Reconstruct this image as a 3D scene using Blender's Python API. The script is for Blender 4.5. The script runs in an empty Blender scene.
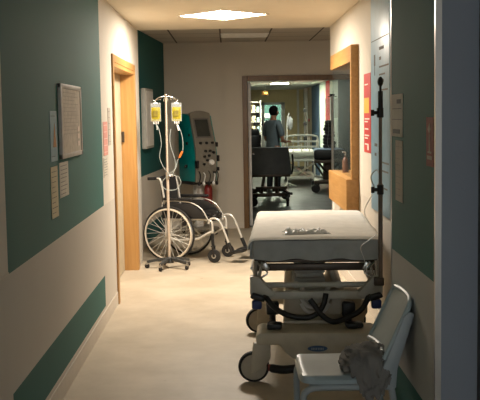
import bpy, bmesh, math, random
from math import sin, cos, pi, radians
from mathutils import Vector, Matrix, noise

random.seed(7)
scene = bpy.context.scene
C = scene.collection

# ------------------------------------------------------------ camera, world, exposure
F_PX = 950.0
EYE = Vector((0, 0, 1.57))
right = Vector((0.99979384, -0.01258149, -0.01593687))
up = Vector((0.0169842, 0.08807044, 0.99596944))
fwd = Vector((0.01112721, 0.99603479, -0.08826597))
cam_data = bpy.data.cameras.new('camera')
cam_data.sensor_fit = 'HORIZONTAL'
cam_data.sensor_width = 36.0
cam_data.lens = 36.0 * F_PX / 480.0
cam_data.clip_start = 0.05
cam_data.clip_end = 200
cam = bpy.data.objects.new('camera', cam_data)
C.objects.link(cam)
M = Matrix((right, up, -fwd)).transposed().to_4x4()
M.translation = EYE
cam.matrix_world = M
scene.camera = cam

world = bpy.data.worlds.new('world')
scene.world = world
world.use_nodes = True
world.node_tree.nodes['Background'].inputs[0].default_value = (0.88, 0.95, 1.0, 1)
world.node_tree.nodes['Background'].inputs[1].default_value = 2.1

scene.view_settings.view_transform = 'Standard'
scene.view_settings.look = 'None'
scene.view_settings.gamma = 1.0
scene.view_settings.use_curve_mapping = False
scene.view_settings.exposure = 0.0

PANEL_STRENGTH = 134.0
FAR_STRENGTH = 200.0
FILL_STRENGTH = 24.0
WARM = (1.0, 0.885, 0.745)


# ------------------------------------------------------------ materials
def srgb(r, g, b):
    def f(c):
        c /= 255.0
        return c / 12.92 if c <= 0.04045 else ((c + 0.055) / 1.055) ** 2.4
    return (f(r), f(g), f(b), 1.0)


def new_mat(name):
    m = bpy.data.materials.new(name)
    m.use_nodes = True
    nt = m.node_tree
    return m, nt, nt.nodes['Principled BSDF']


def mat(name, col, rough=0.5, metal=0.0, var=0.06, scale=12.0, bump=0.0, bscale=60.0,
        emit=None, estr=0.0, alpha=1.0, trans=0.0, coat=0.0, stretch=None):
    m, nt, b = new_mat(name)
    b.inputs['Roughness'].default_value = rough
    b.inputs['Metallic'].default_value = metal
    b.inputs['Alpha'].default_value = alpha
    b.inputs['Transmission Weight'].default_value = trans
    b.inputs['Coat Weight'].default_value = coat
    tc = nt.nodes.new('ShaderNodeTexCoord')
    src = tc.outputs['Object']
    if stretch:
        mp = nt.nodes.new('ShaderNodeMapping')
        mp.inputs['Scale'].default_value = stretch
        nt.links.new(src, mp.inputs[0])
        src = mp.outputs[0]
    if var > 0:
        n = nt.nodes.new('ShaderNodeTexNoise')
        n.inputs['Scale'].default_value = scale
        n.inputs['Detail'].default_value = 5
        nt.links.new(src, n.inputs['Vector'])
        r = nt.nodes.new('ShaderNodeValToRGB')
        r.color_ramp.elements[0].position = 0.3
        r.color_ramp.elements[1].position = 0.7
        r.color_ramp.elements[0].color = tuple(c * (1 - var * 1.6) for c in col[:3]) + (1,)
        r.color_ramp.elements[1].color = tuple(min(1, c * (1 + var * 1.6)) for c in col[:3]) + (1,)
        nt.links.new(n.outputs['Fac'], r.inputs['Fac'])
        nt.links.new(r.outputs[0], b.inputs['Base Color'])
    else:
        b.inputs['Base Color'].default_value = col
    if bump > 0:
        n2 = nt.nodes.new('ShaderNodeTexNoise')
        n2.inputs['Scale'].default_value = bscale
        n2.inputs['Detail'].default_value = 4
        nt.links.new(src, n2.inputs['Vector'])
        bp = nt.nodes.new('ShaderNodeBump')
        bp.inputs['Strength'].default_value = bump
        bp.inputs['Distance'].default_value = 0.01
        nt.links.new(n2.outputs['Fac'], bp.inputs['Height'])
        nt.links.new(bp.outputs[0], b.inputs['Normal'])
    if emit:
        b.inputs['Emission Color'].default_value = emit
        b.inputs['Emission Strength'].default_value = estr
    return m


def wood_mat(name, c1, c2, axis='Z'):
    m, nt, b = new_mat(name)
    b.inputs['Roughness'].default_value = 0.38
    tc = nt.nodes.new('ShaderNodeTexCoord')
    mp = nt.nodes.new('ShaderNodeMapping')
    s = {'Z': (9, 9, 0.7), 'Y': (9, 0.7, 9), 'X': (0.7, 9, 9)}[axis]
    mp.inputs['Scale'].default_value = s
    n = nt.nodes.new('ShaderNodeTexNoise')
    n.inputs['Scale'].default_value = 3.0
    n.inputs['Detail'].default_value = 7
    n.inputs['Distortion'].default_value = 0.9
    r = nt.nodes.new('ShaderNodeValToRGB')
    r.color_ramp.elements[0].position = 0.3
    r.color_ramp.elements[1].position = 0.72
    r.color_ramp.elements[0].color = c2
    r.color_ramp.elements[1].color = c1
    nt.links.new(tc.outputs['Object'], mp.inputs[0])
    nt.links.new(mp.outputs[0], n.inputs['Vector'])
    nt.links.new(n.outputs['Fac'], r.inputs[0])
    nt.links.new(r.outputs[0], b.inputs['Base Color'])
    return m


def band_mat(name, base, bands, rough=0.75, var=0.04):
    """wall paint with painted bands: bands = [(axis ranges dict, colour)] in the object's own coordinates"""
    m, nt, b = new_mat(name)
    b.inputs['Roughness'].default_value = rough
    tc = nt.nodes.new('ShaderNodeTexCoord')
    sp = nt.nodes.new('ShaderNodeSeparateXYZ')
    nt.links.new(tc.outputs['Object'], sp.inputs[0])

    def step(axis, op, v):
        n = nt.nodes.new('ShaderNodeMath')
        n.operation = op
        nt.links.new(sp.outputs[axis], n.inputs[0])
        n.inputs[1].default_value = v
        return n.outputs[0]
    rgb = nt.nodes.new('ShaderNodeRGB')
    rgb.outputs[0].default_value = base
    cur = rgb.outputs[0]
    for rng, col in bands:
        fac = None
        for ax, (lo, hi) in rng.items():
            for op, v in (('GREATER_THAN', lo), ('LESS_THAN', hi)):
                if v is None:
                    continue
                s = step(ax, op, v)
                if fac is None:
                    fac = s
                else:
                    mu = nt.nodes.new('ShaderNodeMath')
                    mu.operation = 'MULTIPLY'
                    nt.links.new(fac, mu.inputs[0])
                    nt.links.new(s, mu.inputs[1])
                    fac = mu.outputs[0]
        mx = nt.nodes.new('ShaderNodeMix')
        mx.data_type = 'RGBA'
        nt.links.new(fac, mx.inputs[0])
        nt.links.new(cur, mx.inputs[6])
        mx.inputs[7].default_value = col
        cur = mx.outputs[2]
    n = nt.nodes.new('ShaderNodeTexNoise')
    n.inputs['Scale'].default_value = 2.5
    n.inputs['Detail'].default_value = 6
    nt.links.new(tc.outputs['Object'], n.inputs['Vector'])
    r = nt.nodes.new('ShaderNodeValToRGB')
    r.color_ramp.elements[0].position = 0.3
    r.color_ramp.elements[1].position = 0.7
    r.color_ramp.elements[0].color = (1 - var, 1 - var, 1 - var, 1)
    nt.links.new(n.outputs['Fac'], r.inputs[0])
    ml = nt.nodes.new('ShaderNodeMix')
    ml.data_type = 'RGBA'
    ml.blend_type = 'MULTIPLY'
    ml.inputs[0].default_value = 1.0
    nt.links.new(cur, ml.inputs[6])
    nt.links.new(r.outputs[0], ml.inputs[7])
    nt.links.new(ml.outputs[2], b.inputs['Base Color'])
    n2 = nt.nodes.new('ShaderNodeTexNoise')
    n2.inputs['Scale'].default_value = 90
    nt.links.new(tc.outputs['Object'], n2.inputs['Vector'])
    bp = nt.nodes.new('ShaderNodeBump')
    bp.inputs['Strength'].default_value = 0.12
    bp.inputs['Distance'].default_value = 0.004
    nt.links.new(n2.outputs['Fac'], bp.inputs['Height'])
    nt.links.new(bp.outputs[0], b.inputs['Normal'])
    return m


def floor_mat(name, c1, c2, rough, spots=True):
    m, nt, b = new_mat(name)
    tc = nt.nodes.new('ShaderNodeTexCoord')
    n = nt.nodes.new('ShaderNodeTexNoise')
    n.inputs['Scale'].default_value = 2.2
    n.inputs['Detail'].default_value = 8
    n.inputs['Roughness'].default_value = 0.65
    nt.links.new(tc.outputs['Object'], n.inputs['Vector'])
    r = nt.nodes.new('ShaderNodeValToRGB')
    r.color_ramp.elements[0].position = 0.32
    r.color_ramp.elements[1].position = 0.68
    r.color_ramp.elements[0].color = c2
    r.color_ramp.elements[1].color = c1
    nt.links.new(n.outputs['Fac'], r.inputs[0])
    cur = r.outputs[0]
    if spots:
        v = nt.nodes.new('ShaderNodeTexVoronoi')
        v.inputs['Scale'].default_value = 3.1
        nt.links.new(tc.outputs['Object'], v.inputs['Vector'])
        rr = nt.nodes.new('ShaderNodeValToRGB')
        rr.color_ramp.elements[0].position = 0.035
        rr.color_ramp.elements[1].position = 0.06
        rr.color_ramp.elements[0].color = (0.72, 0.68, 0.62, 1)
        nt.links.new(v.outputs['Distance'], rr.inputs[0])
        mx = nt.nodes.new('ShaderNodeMix')
        mx.data_type = 'RGBA'
        mx.blend_type = 'MULTIPLY'
        mx.inputs[0].default_value = 1
        nt.links.new(cur, mx.inputs[6])
        nt.links.new(rr.outputs[0], mx.inputs[7])
        cur = mx.outputs[2]
    nt.links.new(cur, b.inputs['Base Color'])
    n3 = nt.nodes.new('ShaderNodeTexNoise')
    n3.inputs['Scale'].default_value = 5
    n3.inputs['Detail'].default_value = 6
    nt.links.new(tc.outputs['Object'], n3.inputs['Vector'])
    mr = nt.nodes.new('ShaderNodeMapRange')
    mr.inputs[3].default_value = rough - 0.08
    mr.inputs[4].default_value = rough + 0.12
    nt.links.new(n3.outputs['Fac'], mr.inputs[0])
    nt.links.new(mr.outputs[0], b.inputs['Roughness'])
    return m


def tile_mat(name, tile, gap, ox, oy):
    m, nt, b = new_mat(name)
    b.inputs['Roughness'].default_value = 0.9
    tc = nt.nodes.new('ShaderNodeTexCoord')
    mp = nt.nodes.new('ShaderNodeMapping')
    mp.inputs['Location'].default_value = (-ox, -oy, 0)
    br = nt.nodes.new('ShaderNodeTexBrick')
    br.offset = 0.0
    br.inputs['Scale'].default_value = 1.0
    br.inputs['Mortar Size'].default_value = 0.011
    br.inputs['Brick Width'].default_value = 0.61
    br.inputs['Row Height'].default_value = 0.61
    br.inputs['Color1'].default_value = tile
    br.inputs['Color2'].default_value = tile
    br.inputs['Mortar'].default_value = gap
    nt.links.new(tc.outputs['Object'], mp.inputs[0])
    nt.links.new(mp.outputs[0], br.inputs['Vector'])
    nt.links.new(br.outputs['Color'], b.inputs['Base Color'])
    return m


# ------------------------------------------------------------ mesh helper
class MB:
    def __init__(self):
        self.bm = bmesh.new()

    def box(self, c, s, rot=None, bevel=0.0, seg=2):
        t = bmesh.new()
        bmesh.ops.create_cube(t, size=1.0)
        for v in t.verts:
            v.co = Vector((v.co.x * s[0], v.co.y * s[1], v.co.z * s[2]))
        if bevel > 0:
            bmesh.ops.bevel(t, geom=list(t.edges), offset=min(bevel, min(s) * 0.49), segments=seg,
                            affect='EDGES', profile=0.5)
        m = Matrix.Translation(Vector(c))
        if rot is not None:
            m = m @ rot.to_4x4()
        self._merge(t, m)
        return self

    def _merge(self, t, m):
        vm = {}
        for v in t.verts:
            vm[v] = self.bm.verts.new(m @ v.co)
        for f in t.faces:
            try:
                self.bm.faces.new([vm[v] for v in f.verts])
            except ValueError:
                pass
        t.free()

    def span(self, a, b, bevel=0.0, seg=2):
        return self.box([(a[i] + b[i]) / 2 for i in range(3)], [abs(b[i] - a[i]) for i in range(3)], None, bevel, seg)

    def tube(self, pts, r, seg=10, smooth=0, closed=False, caps=True):
        pts = [Vector(p) for p in pts]
        if smooth and len(pts) > 2:
            out = []
            n = len(pts)
            rng = range(n) if closed else range(n - 1)
            for i in rng:
                p0 = pts[(i - 1) % n] if (closed or i > 0) else pts[0]
                p1 = pts[i]
                p2 = pts[(i + 1) % n]
                p3 = pts[(i + 2) % n] if (closed or i + 2 < n) else pts[-1]
                for k in range(smooth):
                    t = k / smooth
                    out.append(0.5 * ((2 * p1) + (p2 - p0) * t + (2 * p0 - 5 * p1 + 4 * p2 - p3) * t * t
                                      + (3 * p1 - p0 - 3 * p2 + p3) * t ** 3))
            if not closed:
                out.append(pts[-1])
            pts = out
        n = len(pts)
        rings = []
        prev = None
        for i, p in enumerate(pts):
            if closed:
                d = pts[(i + 1) % n] - pts[(i - 1) % n]
            else:
                d = pts[min(i + 1, n - 1)] - pts[max(i - 1, 0)]
            if d.length < 1e-9:
                d = Vector((0, 0, 1))
            d.normalize()
            if prev is None:
                a = Vector((0, 0, 1)) if abs(d.z) < 0.9 else Vector((1, 0, 0))
                u = d.cross(a).normalized()
            else:
                u = (prev - d * prev.dot(d))
                if u.length < 1e-6:
                    u = d.orthogonal()
                u.normalize()
            prev = u
            w = d.cross(u)
            rr = r[min(i * len(r) // n, len(r) - 1)] if isinstance(r, (list, tuple)) else r
            rings.append([self.bm.verts.new(p + (u * cos(2 * pi * k / seg) + w * sin(2 * pi * k / seg)) * rr)
                          for k in range(seg)])
        m = n if closed else n - 1
        for i in range(m):
            A, B = rings[i], rings[(i + 1) % n]
            for k in range(seg):
                try:
                    self.bm.faces.new((A[k], A[(k + 1) % seg], B[(k + 1) % seg], B[k]))
                except ValueError:
                    pass
        if caps and not closed:
            self.bm.faces.new(list(reversed(rings[0])))
            self.bm.faces.new(rings[-1])
        return self

    def lathe(self, prof, c=(0, 0, 0), axis='Z', seg=24):
        """prof: [(radius, height)]"""
        c = Vector(c)
        rings = []

        def place(r, h, a):
            x, y = r * cos(a), r * sin(a)
            v = {'Z': (x, y, h), 'Y': (x, h, y), 'X': (h, x, y)}[axis]
            return c + Vector(v)
        for r, h in prof:
            if r < 1e-6:
                rings.append([self.bm.verts.new(place(0, h, 0))])
            else:
                rings.append([self.bm.verts.new(place(r, h, 2 * pi * k / seg)) for k in range(seg)])
        for A, B in zip(rings, rings[1:]):
            for k in range(seg):
                a0, a1 = A[k % len(A)], A[(k + 1) % len(A)]
                b0, b1 = B[k % len(B)], B[(k + 1) % len(B)]
                vs = []
                for v in (a0, a1, b1, b0):
                    if v not in vs:
                        vs.append(v)
                if len(vs) > 2:
                    self.bm.faces.new(vs)
        return self

    def prism(self, poly, h0, h1, axis='Y', bevel=0.0):
        """poly in the two other axes, extruded from h0 to h1 along axis"""
        t = bmesh.new()

        def pl(a, b, h):
            return {'Y': (a, h, b), 'X': (h, a, b), 'Z': (a, b, h)}[axis]
        A = [t.verts.new(pl(a, b, h0)) for a, b in poly]
        B = [t.verts.new(pl(a, b, h1)) for a, b in poly]
        n = len(poly)
        t.faces.new(A)
        t.faces.new(list(reversed(B)))
        for k in range(n):
            t.faces.new((A[k], B[k], B[(k + 1) % n], A[(k + 1) % n]))
        bmesh.ops.recalc_face_normals(t, faces=list(t.faces))
        if bevel > 0:
            bmesh.ops.bevel(t, geom=list(t.edges), offset=bevel, segments=2, affect='EDGES', profile=0.5)
        self._merge(t, Matrix.Identity(4))
        return self

    def blob(self, c, s, sub=3, fn=None, rot=None):
        t = bmesh.new()
        bmesh.ops.create_icosphere(t, subdivisions=sub, radius=1.0)
        for v in t.verts:
            d = v.co.normalized()
            k = fn(d) if fn else 1.0
            v.co = Vector((d.x * s[0], d.y * s[1], d.z * s[2])) * k
        m = Matrix.Translation(Vector(c))
        if rot is not None:
            m = m @ rot.to_4x4()
        self._merge(t, m)
        return self

    def sheet(self, nx, ny, fn, thick=0.0):
        """grid surface, fn(u,v) -> point; with thickness a closed slab (fn(u,v,1) gives the under side)"""
        top = [[self.bm.verts.new(fn(i / nx, j / ny, 0)) for j in range(ny + 1)] for i in range(nx + 1)]
        for i in range(nx):
            for j in range(ny):
                self.bm.faces.new((top[i][j], top[i + 1][j], top[i + 1][j + 1], top[i][j + 1]))
        if thick:
            bot = [[self.bm.verts.new(fn(i / nx, j / ny, 1)) for j in range(ny + 1)] for i in range(nx + 1)]
            for i in range(nx):
                for j in range(ny):
                    self.bm.faces.new((bot[i][j], bot[i][j + 1], bot[i + 1][j + 1], bot[i + 1][j]))
            for i in range(nx):
                self.bm.faces.new((top[i][0], bot[i][0], bot[i + 1][0], top[i + 1][0]))
                self.bm.faces.new((top[i][ny], top[i + 1][ny], bot[i + 1][ny], bot[i][ny]))
            for j in range(ny):
                self.bm.faces.new((top[0][j], top[0][j + 1], bot[0][j + 1], bot[0][j]))
                self.bm.faces.new((top[nx][j], bot[nx][j], bot[nx][j + 1], top[nx][j + 1]))
        return self

    def build(self, name, material, parent=None, smooth=True, angle=40):
        bmesh.ops.recalc_face_normals(self.bm, faces=list(self.bm.faces))
        me = bpy.data.meshes.new(name)
        self.bm.to_mesh(me)
        self.bm.free()
        me.materials.append(material)
        if smooth:
            for p in me.polygons:
                p.use_smooth = True
            try:
                me.set_sharp_from_angle(angle=radians(angle))
            except Exception:
                pass
        o = bpy.data.objects.new(name, me)
        C.objects.link(o)
        if parent:
            o.parent = parent
        return o


def tag(o, label, cat, group=None):
    o['label'] = label
    o['category'] = cat
    if group:
        o['group'] = group
    return o


def thing(name, label, cat, loc=(0, 0, 0), rz=0.0, group=None):
    o = bpy.data.objects.new(name, None)
    o.empty_display_size = 0.1
    C.objects.link(o)
    o.location = loc
    o.rotation_euler = (0, 0, rz)
    return tag(o, label, cat, group)


def struct(o):
    o['kind'] = 'structure'
    return o


def sbox(name, a, b, m, parent=None, bevel=0.0):
    o = MB().span(a, b, bevel).build(name, m, parent, smooth=bevel > 0)
    if parent is None:
        struct(o)
    return o


def copy_tree(o, parent=None):
    c = o.copy()
    C.objects.link(c)
    if parent:
        c.parent = parent
    for ch in list(o.children):
        copy_tree(ch, c)
    return c


# ------------------------------------------------------------ palette
WHITE = srgb(212, 206, 194)
GREY_W = srgb(202, 196, 186)
TEAL = srgb(24, 98, 92)
TEAL_D = srgb(0, 84, 84)
m_left = band_mat('paint_left', WHITE, [
    ({2: (None, 0.905)}, GREY_W),
    ({2: (0.905, None), 1: (4.06, 7.225)}, TEAL),
    ({2: (0.14, 0.375), 1: (4.07, 7.18)}, TEAL),
])
m_alcove = band_mat('paint_alcove', TEAL_D, [
    ({2: (None, 0.87)}, GREY_W),
    ({2: (0.03, 0.25), 1: (11.4, None)}, TEAL_D),
])
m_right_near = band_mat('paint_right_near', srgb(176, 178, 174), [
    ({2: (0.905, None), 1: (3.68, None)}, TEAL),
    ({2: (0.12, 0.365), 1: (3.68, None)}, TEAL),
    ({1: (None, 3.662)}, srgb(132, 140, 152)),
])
m_right = band_mat('paint_right', WHITE, [({2: (None, 0.905)}, GREY_W)])
m_back = band_mat('paint_back', srgb(206, 198, 184), [])
m_ceil = mat('ceiling_paint', srgb(224, 214, 194), 0.9, var=0.02, scale=3)
m_tile = tile_mat('ceiling_tiles', srgb(196, 188, 176), srgb(84, 78, 70), -0.08 + 0.61 * 0, 10.0)
m_floor = floor_mat('floor_vinyl', srgb(192, 180, 160), srgb(170, 157, 136), 0.5)
m_floor_far = floor_mat('floor_vinyl_grey', srgb(84, 82, 80), srgb(76, 75, 74), 0.4, False)
m_base = mat('skirting_vinyl', srgb(206, 198, 186), 0.6, var=0.02)
m_wood = wood_mat('beech_wood', srgb(190, 146, 88), srgb(172, 126, 70))
m_wood_y = wood_mat('beech_wood_long', srgb(190, 146, 88), srgb(172, 126, 70), 'Y')
m_wood_dark = wood_mat('brown_wood', srgb(118, 86, 44), srgb(96, 68, 34))
m_brownsteel = mat('dark_steel', srgb(78, 68, 58), 0.4, 0.5)
m_steel = mat('stainless_steel', srgb(190, 188, 184), 0.3, 1.0, var=0.02)
m_chrome = mat('chrome', srgb(215, 215, 212), 0.18, 1.0, var=0)
m_black = mat('black_plastic', srgb(22, 22, 23), 0.45)
m_rubber = mat('black_rubber', srgb(28, 27, 26), 0.75)
m_white_p = mat('white_plastic', srgb(225, 224, 220), 0.4)
m_white_m = mat('white_metal', srgb(222, 220, 214), 0.35)
m_paper = mat('paper', srgb(206, 200, 186), 0.8)
m_paper2 = mat('cream_paper', srgb(204, 192, 158), 0.8)
m_paper_blue = mat('blue_paper', srgb(150, 176, 186), 0.8)
m_paper_red = mat('red_print', srgb(192, 44, 38), 0.6)
m_paper_pink = mat('pink_print', srgb(214, 150, 138), 0.8)
m_yellow = mat('yellow_print', srgb(238, 178, 52), 0.6)
m_ink = mat('dark_ink', srgb(98, 98, 96), 0.8, var=0)
m_ink_w = mat('white_ink', srgb(236, 220, 210), 0.8, var=0)
m_glass = mat('glass', (0.9, 0.95, 0.93, 1), 0.02, trans=1.0, var=0)
m_glass.node_tree.nodes['Principled BSDF'].inputs['IOR'].default_value = 1.02


def thin_mat(name, col, a, rough=0.2):
    """thin clear film / pane: mostly see-through with some gloss"""
    m, nt, b = new_mat(name)
    b.inputs['Base Color'].default_value = col
    b.inputs['Roughness'].default_value = rough
    b.inputs['Alpha'].default_value = a
    return m


m_pane = thin_mat('window_pane', (0.06, 0.08, 0.08, 1), 0.16, 0.03)
m_film = thin_mat('clear_film', (0.6, 0.64, 0.64, 1), 0.2, 0.2)
m_tubing = thin_mat('clear_tubing', (0.5, 0.56, 0.54, 1), 0.42, 0.25)

# ------------------------------------------------------------ structure
sbox('floor', (-2.2, -2, -0.1), (3.2, 13.3, 0), m_floor)
sbox('floor_far', (-0.5, 13.3, -0.1), (3.2, 33, -0.001), m_floor_far)
sbox('ceiling', (-1.3, -2, 2.5), (3.2, 10.3, 2.6), m_ceil)
sbox('ceiling_tiled', (-2.2, 10.3, 2.585), (3.2, 13.4, 2.68), m_tile)
sbox('ceiling_far', (-0.5, 13.4, 2.34), (3.2, 33, 2.45), mat('ceiling_far_paint', srgb(200, 204, 196), 0.9))

# left wall, with the doorway between y 7.99 and 9.75
LW = -0.958
g = MB()
g.span((LW - 0.16, -2, 0), (LW, 7.99, 2.5))
g.span((LW - 0.16, 9.75, 0), (LW, 10.35, 2.5))
g.span((LW - 0.16, 7.99, 2.04), (LW, 9.75, 2.5))
struct(g.build('wall_left', m_left, smooth=False))
struct(MB().span((LW - 1.2, 7.5, 0), (LW - 1.1, 10.3, 2.5)).build('wall_left_room', m_back, smooth=False))
struct(MB().span((LW, -2, 0), (LW + 0.006, 7.93, 0.11)).build('baseboard_left', m_base, smooth=False))
struct(MB().span((LW, -2, 0.905), (LW + 0.004, 4.06, 0.915)).build('trim_left', m_base, smooth=False))

# door frame left
df = MB()
df.span((LW - 0.165, 7.99, 0), (LW + 0.012, 8.03, 2.04), 0.003)
df.span((LW - 0.165, 9.71, 0), (LW + 0.012, 9.75, 2.04), 0.003)
df.span((LW - 0.165, 8.031, 2.0), (LW + 0.011, 9.709, 2.039), 0.003)
df.span((LW, 7.93, 0), (LW + 0.016, 8.0, 2.1), 0.003)
df.span((LW, 9.74, 0), (LW + 0.016, 9.82, 2.1), 0.003)
df.span((LW, 8.001, 2.035), (LW + 0.0165, 9.739, 2.1), 0.003)
d1 = struct(df.build('door_frame_1', m_wood, smooth=False))
d1.name = 'trim_1'
door = struct(MB().span((LW - 0.165, 8.04, 0.01), (LW - 0.13, 9.70, 1.995)).build('door_1', mat('cream_door', srgb(184, 172, 148), 0.5), smooth=False))
g = MB()
g.tube([(LW - 0.125, 8.16, 1.02), (LW - 0.075, 8.16, 1.02), (LW - 0.07, 8.18, 1.02), (LW - 0.07, 8.29, 1.02)], 0.009, 8)
g.build('door_handle', m_steel, door)
g = MB()
g.box((LW - 0.112, 9.695, 1.375), (0.026, 0.02, 0.11), None, 0.003)
g.build('hinge', m_brownsteel, door)

# alcove with the teal wall
a0, a1 = Vector((-1.095, 10.35)), Vector((-0.88, 13.3))
ad = (a1 - a0).normalized()
an = Vector((-ad.y, ad.x))
g = MB()
g.prism([(a0.x, a0.y), (a1.x, a1.y), (a1.x + an.x * 0.15, a1.y + an.y * 0.15), (a0.x + an.x * 0.15, a0.y + an.y * 0.15)],
        0, 2.585, 'Z')
struct(g.build('wall_alcove', m_alcove, smooth=False))

# back wall with the wide doorway
g = MB()
g.span((-1.2, 13.3, 0), (-0.05, 13.45, 2.6))
g.span((-0.05, 13.25, 0), (0.27, 13.45, 2.6))
g.span((0.27, 13.25, 2.05), (1.78, 13.45, 2.6))
g.span((1.78, 13.25, 0), (3.2, 13.45, 2.6))
struct(g.build('wall_back', m_back, smooth=False))
g = MB()
g.span((0.203, 13.215, 0), (0.275, 13.45, 2.118), 0.004)
g.span((1.775, 13.215, 0), (1.85, 13.45, 2.118), 0.004)
g.span((0.276, 13.216, 2.048), (1.774, 13.45, 2.118), 0.004)
struct(g.build('trim_2', m_wood_dark, smooth=False))
sbox('baseboard_back', (-0.9, 13.285, 0), (-0.05, 13.3, 0.08), m_base)
sbox('baseboard_back_pier', (-0.05, 13.235, 0), (0.203, 13.25, 0.08), m_base)
# the door leaf that stands open behind the frame
dl = sbox('door_2', (0.285, 13.46, 0.01), (0.325, 14.3, 2.04), m_white_p)
g = MB()
g.tube([(0.325, 14.2, 1.0), (0.37, 14.2, 1.0), (0.375, 14.18, 1.0), (0.375, 14.07, 1.0)], 0.009, 8)
g.build('door_handle', m_steel, dl)
g = MB()
g.span((0.325, 13.52, 0.05), (0.329, 14.27, 0.35))
g.build('kick_plate', m_steel, dl, smooth=False)

# right wall beside the bed, ending at y 10
RW = 1.1
g = MB()
g.span((RW, 4.67, 0), (RW + 0.1, 8.02, 2.5))
g.span((RW, 8.02, 0), (RW + 0.1, 10.0, 0.98))
g.span((RW, 8.02, 2.13), (RW + 0.1, 10.2, 2.5))
struct(g.build('wall_right', m_right, smooth=False))
sbox('baseboard_right', (RW - 0.006, 4.67, 0), (RW, 9.95, 0.11), m_base)
struct(MB().span((RW - 0.012, 9.93, 0), (RW + 0.112, 10.01, 0.715), 0.004).build('trim_3', m_white_m))
# near right wall stands further into the corridor; its end faces the camera
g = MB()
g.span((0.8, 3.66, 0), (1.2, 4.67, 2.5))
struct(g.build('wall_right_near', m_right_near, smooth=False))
sbox('wall_right_outer', (3.2, -2, 0), (3.3, 33, 2.6), m_back)
sbox('wall_right_foreground', (1.2, -2, 0), (1.3, 3.66, 2.5), m_right)
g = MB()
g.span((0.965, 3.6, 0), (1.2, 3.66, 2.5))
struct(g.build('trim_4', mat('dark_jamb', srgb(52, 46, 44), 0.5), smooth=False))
# stainless corner guards
for nm, y, s in (('trim_5', 3.66, 1), ('trim_6', 4.67, -1)):
    g = MB()
    g.span((0.7975, y - 0.002 if s > 0 else y - 0.02, 0.0), (0.8, y + 0.02 if s > 0 else y + 0.002, 2.5))
    g.span((0.7975, y - 0.0025 if s > 0 else y, 0.0), (0.822, y if s > 0 else y + 0.0025, 2.5))
    struct(g.build(nm, m_steel, smooth=False))

# protruding wooden window bay of the right wall
WX = 1.035
g = MB()
g.span((WX, 8.0, 1.021), (RW + 0.1, 8.03, 2.15), 0.003)                # side panel towards the camera
g.span((WX + 0.001, 8.031, 2.01), (RW + 0.1, 9.6, 2.149), 0.003)              # head
g.span((WX + 0.001, 8.031, 1.02), (WX + 0.05, 8.07, 2.009), 0.003)
wf = struct(g.build('window_1', m_wood_y, smooth=False))
g = MB()
g.span((0.99, 7.995, 0.74), (RW - 0.002, 9.4, 1.02), 0.004)
g.build('window_sill', m_wood_y, wf, smooth=False)
g = MB()
g.span((WX + 0.022, 8.08, 1.02), (WX + 0.028, 9.58, 2.01))
g.build('glass_pane', m_pane, wf, smooth=False)

# far corridor
g = MB()
g.span((0.1, 13.45, 0), (0.2, 29, 2.34))
struct(g.build('wall_far_left', m_back, smooth=False))
FR = 2.3
g = MB()
g.span((FR, 13.45, 0), (FR + 0.1, 29, 2.34))
m_far_r = band_mat('paint_far_right', srgb(184, 168, 142), [
    ({1: (23.9, 26.2)}, srgb(52, 74, 96)),
    ({1: (22.4, 23.9)}, srgb(190, 200, 190)),
    ({1: (21.5, 22.4)}, srgb(190, 40, 40)),
    ({1: (19.9, 21.5)}, srgb(190, 200, 190)),
    ({1: (None, 19.9)}, srgb(30, 52, 54)),
])
struct(g.build('wall_far_right', m_far_r, smooth=False))
g = MB()
m_far = band_mat('paint_far_end', srgb(226, 210, 164), [])
g.span((0.1, 29, 0), (1.06, 29.12, 2.34))
g.span((1.68, 29, 0), (FR + 0.1, 29.12, 2.34))
g.span((1.06, 29, 1.92), (1.68, 29.12, 2.34))
struct(g.build('wall_far_end', m_far, smooth=False))
g = MB()
g.span((1.0, 28.96, 0), (1.11, 29.13, 1.96), 0.004)
g.span((1.62, 28.96, 0), (1.73, 29.13, 1.96), 0.004)
g.span((1.0, 28.96, 1.89), (1.73, 29.13, 1.96), 0.004)
struct(g.build('trim_7', m_white_p, smooth=False))
g = MB()
g.span((2.1, 28.93, 0), (2.16, 29.0, 2.34))
struct(g.build('trim_8', m_white_p, smooth=False))
g = MB()
g.span((2.2, 27.4, 0), (2.3, 27.7, 2.34), 0.02)
struct(g.build('trim_9', m_white_p))
sbox('wall_far_room', (-0.3, 31.5, 0), (3.2, 31.6, 2.34), mat('far_room_paint', srgb(70, 110, 104), 0.7))


# ------------------------------------------------------------ lights
m_diff = mat('panel_diffuser', (1, 1, 1, 1), 0.5, var=0, emit=(*WARM, 1), estr=PANEL_STRENGTH)
m_diff_fill = mat('fill_panel_diffuser', (1, 1, 1, 1), 0.5, var=0, emit=(0.95, 1.0, 0.86, 1), estr=FILL_STRENGTH)
m_diff_far = mat('far_panel_diffuser', (1, 1, 1, 1), 0.5, var=0, emit=(0.95, 1.0, 0.78, 1), estr=FAR_STRENGTH)


def panel(name, label, loc, size, rz, m, group=None):
    t = thing(name, label, 'ceiling light', loc, rz, group)
    h = size / 2
    g = MB()
    for a, b in (((-h - .02, -h - .02), (h + .02, -h)), ((-h - .02, h), (h + .02, h + .02)),
                 ((-h - .02, -h), (-h, h)), ((h, -h), (h + .02, h))):
        g.span((a[0], a[1], -0.008), (b[0], b[1], -0.0005))
    g.build('frame', m_white_m, t, smooth=False)
    g = MB()
    g.span((-h, -h, -0.005), (h, h, -0.001))
    g.build('diffuser', m, t, smooth=False)
    return t


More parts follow.
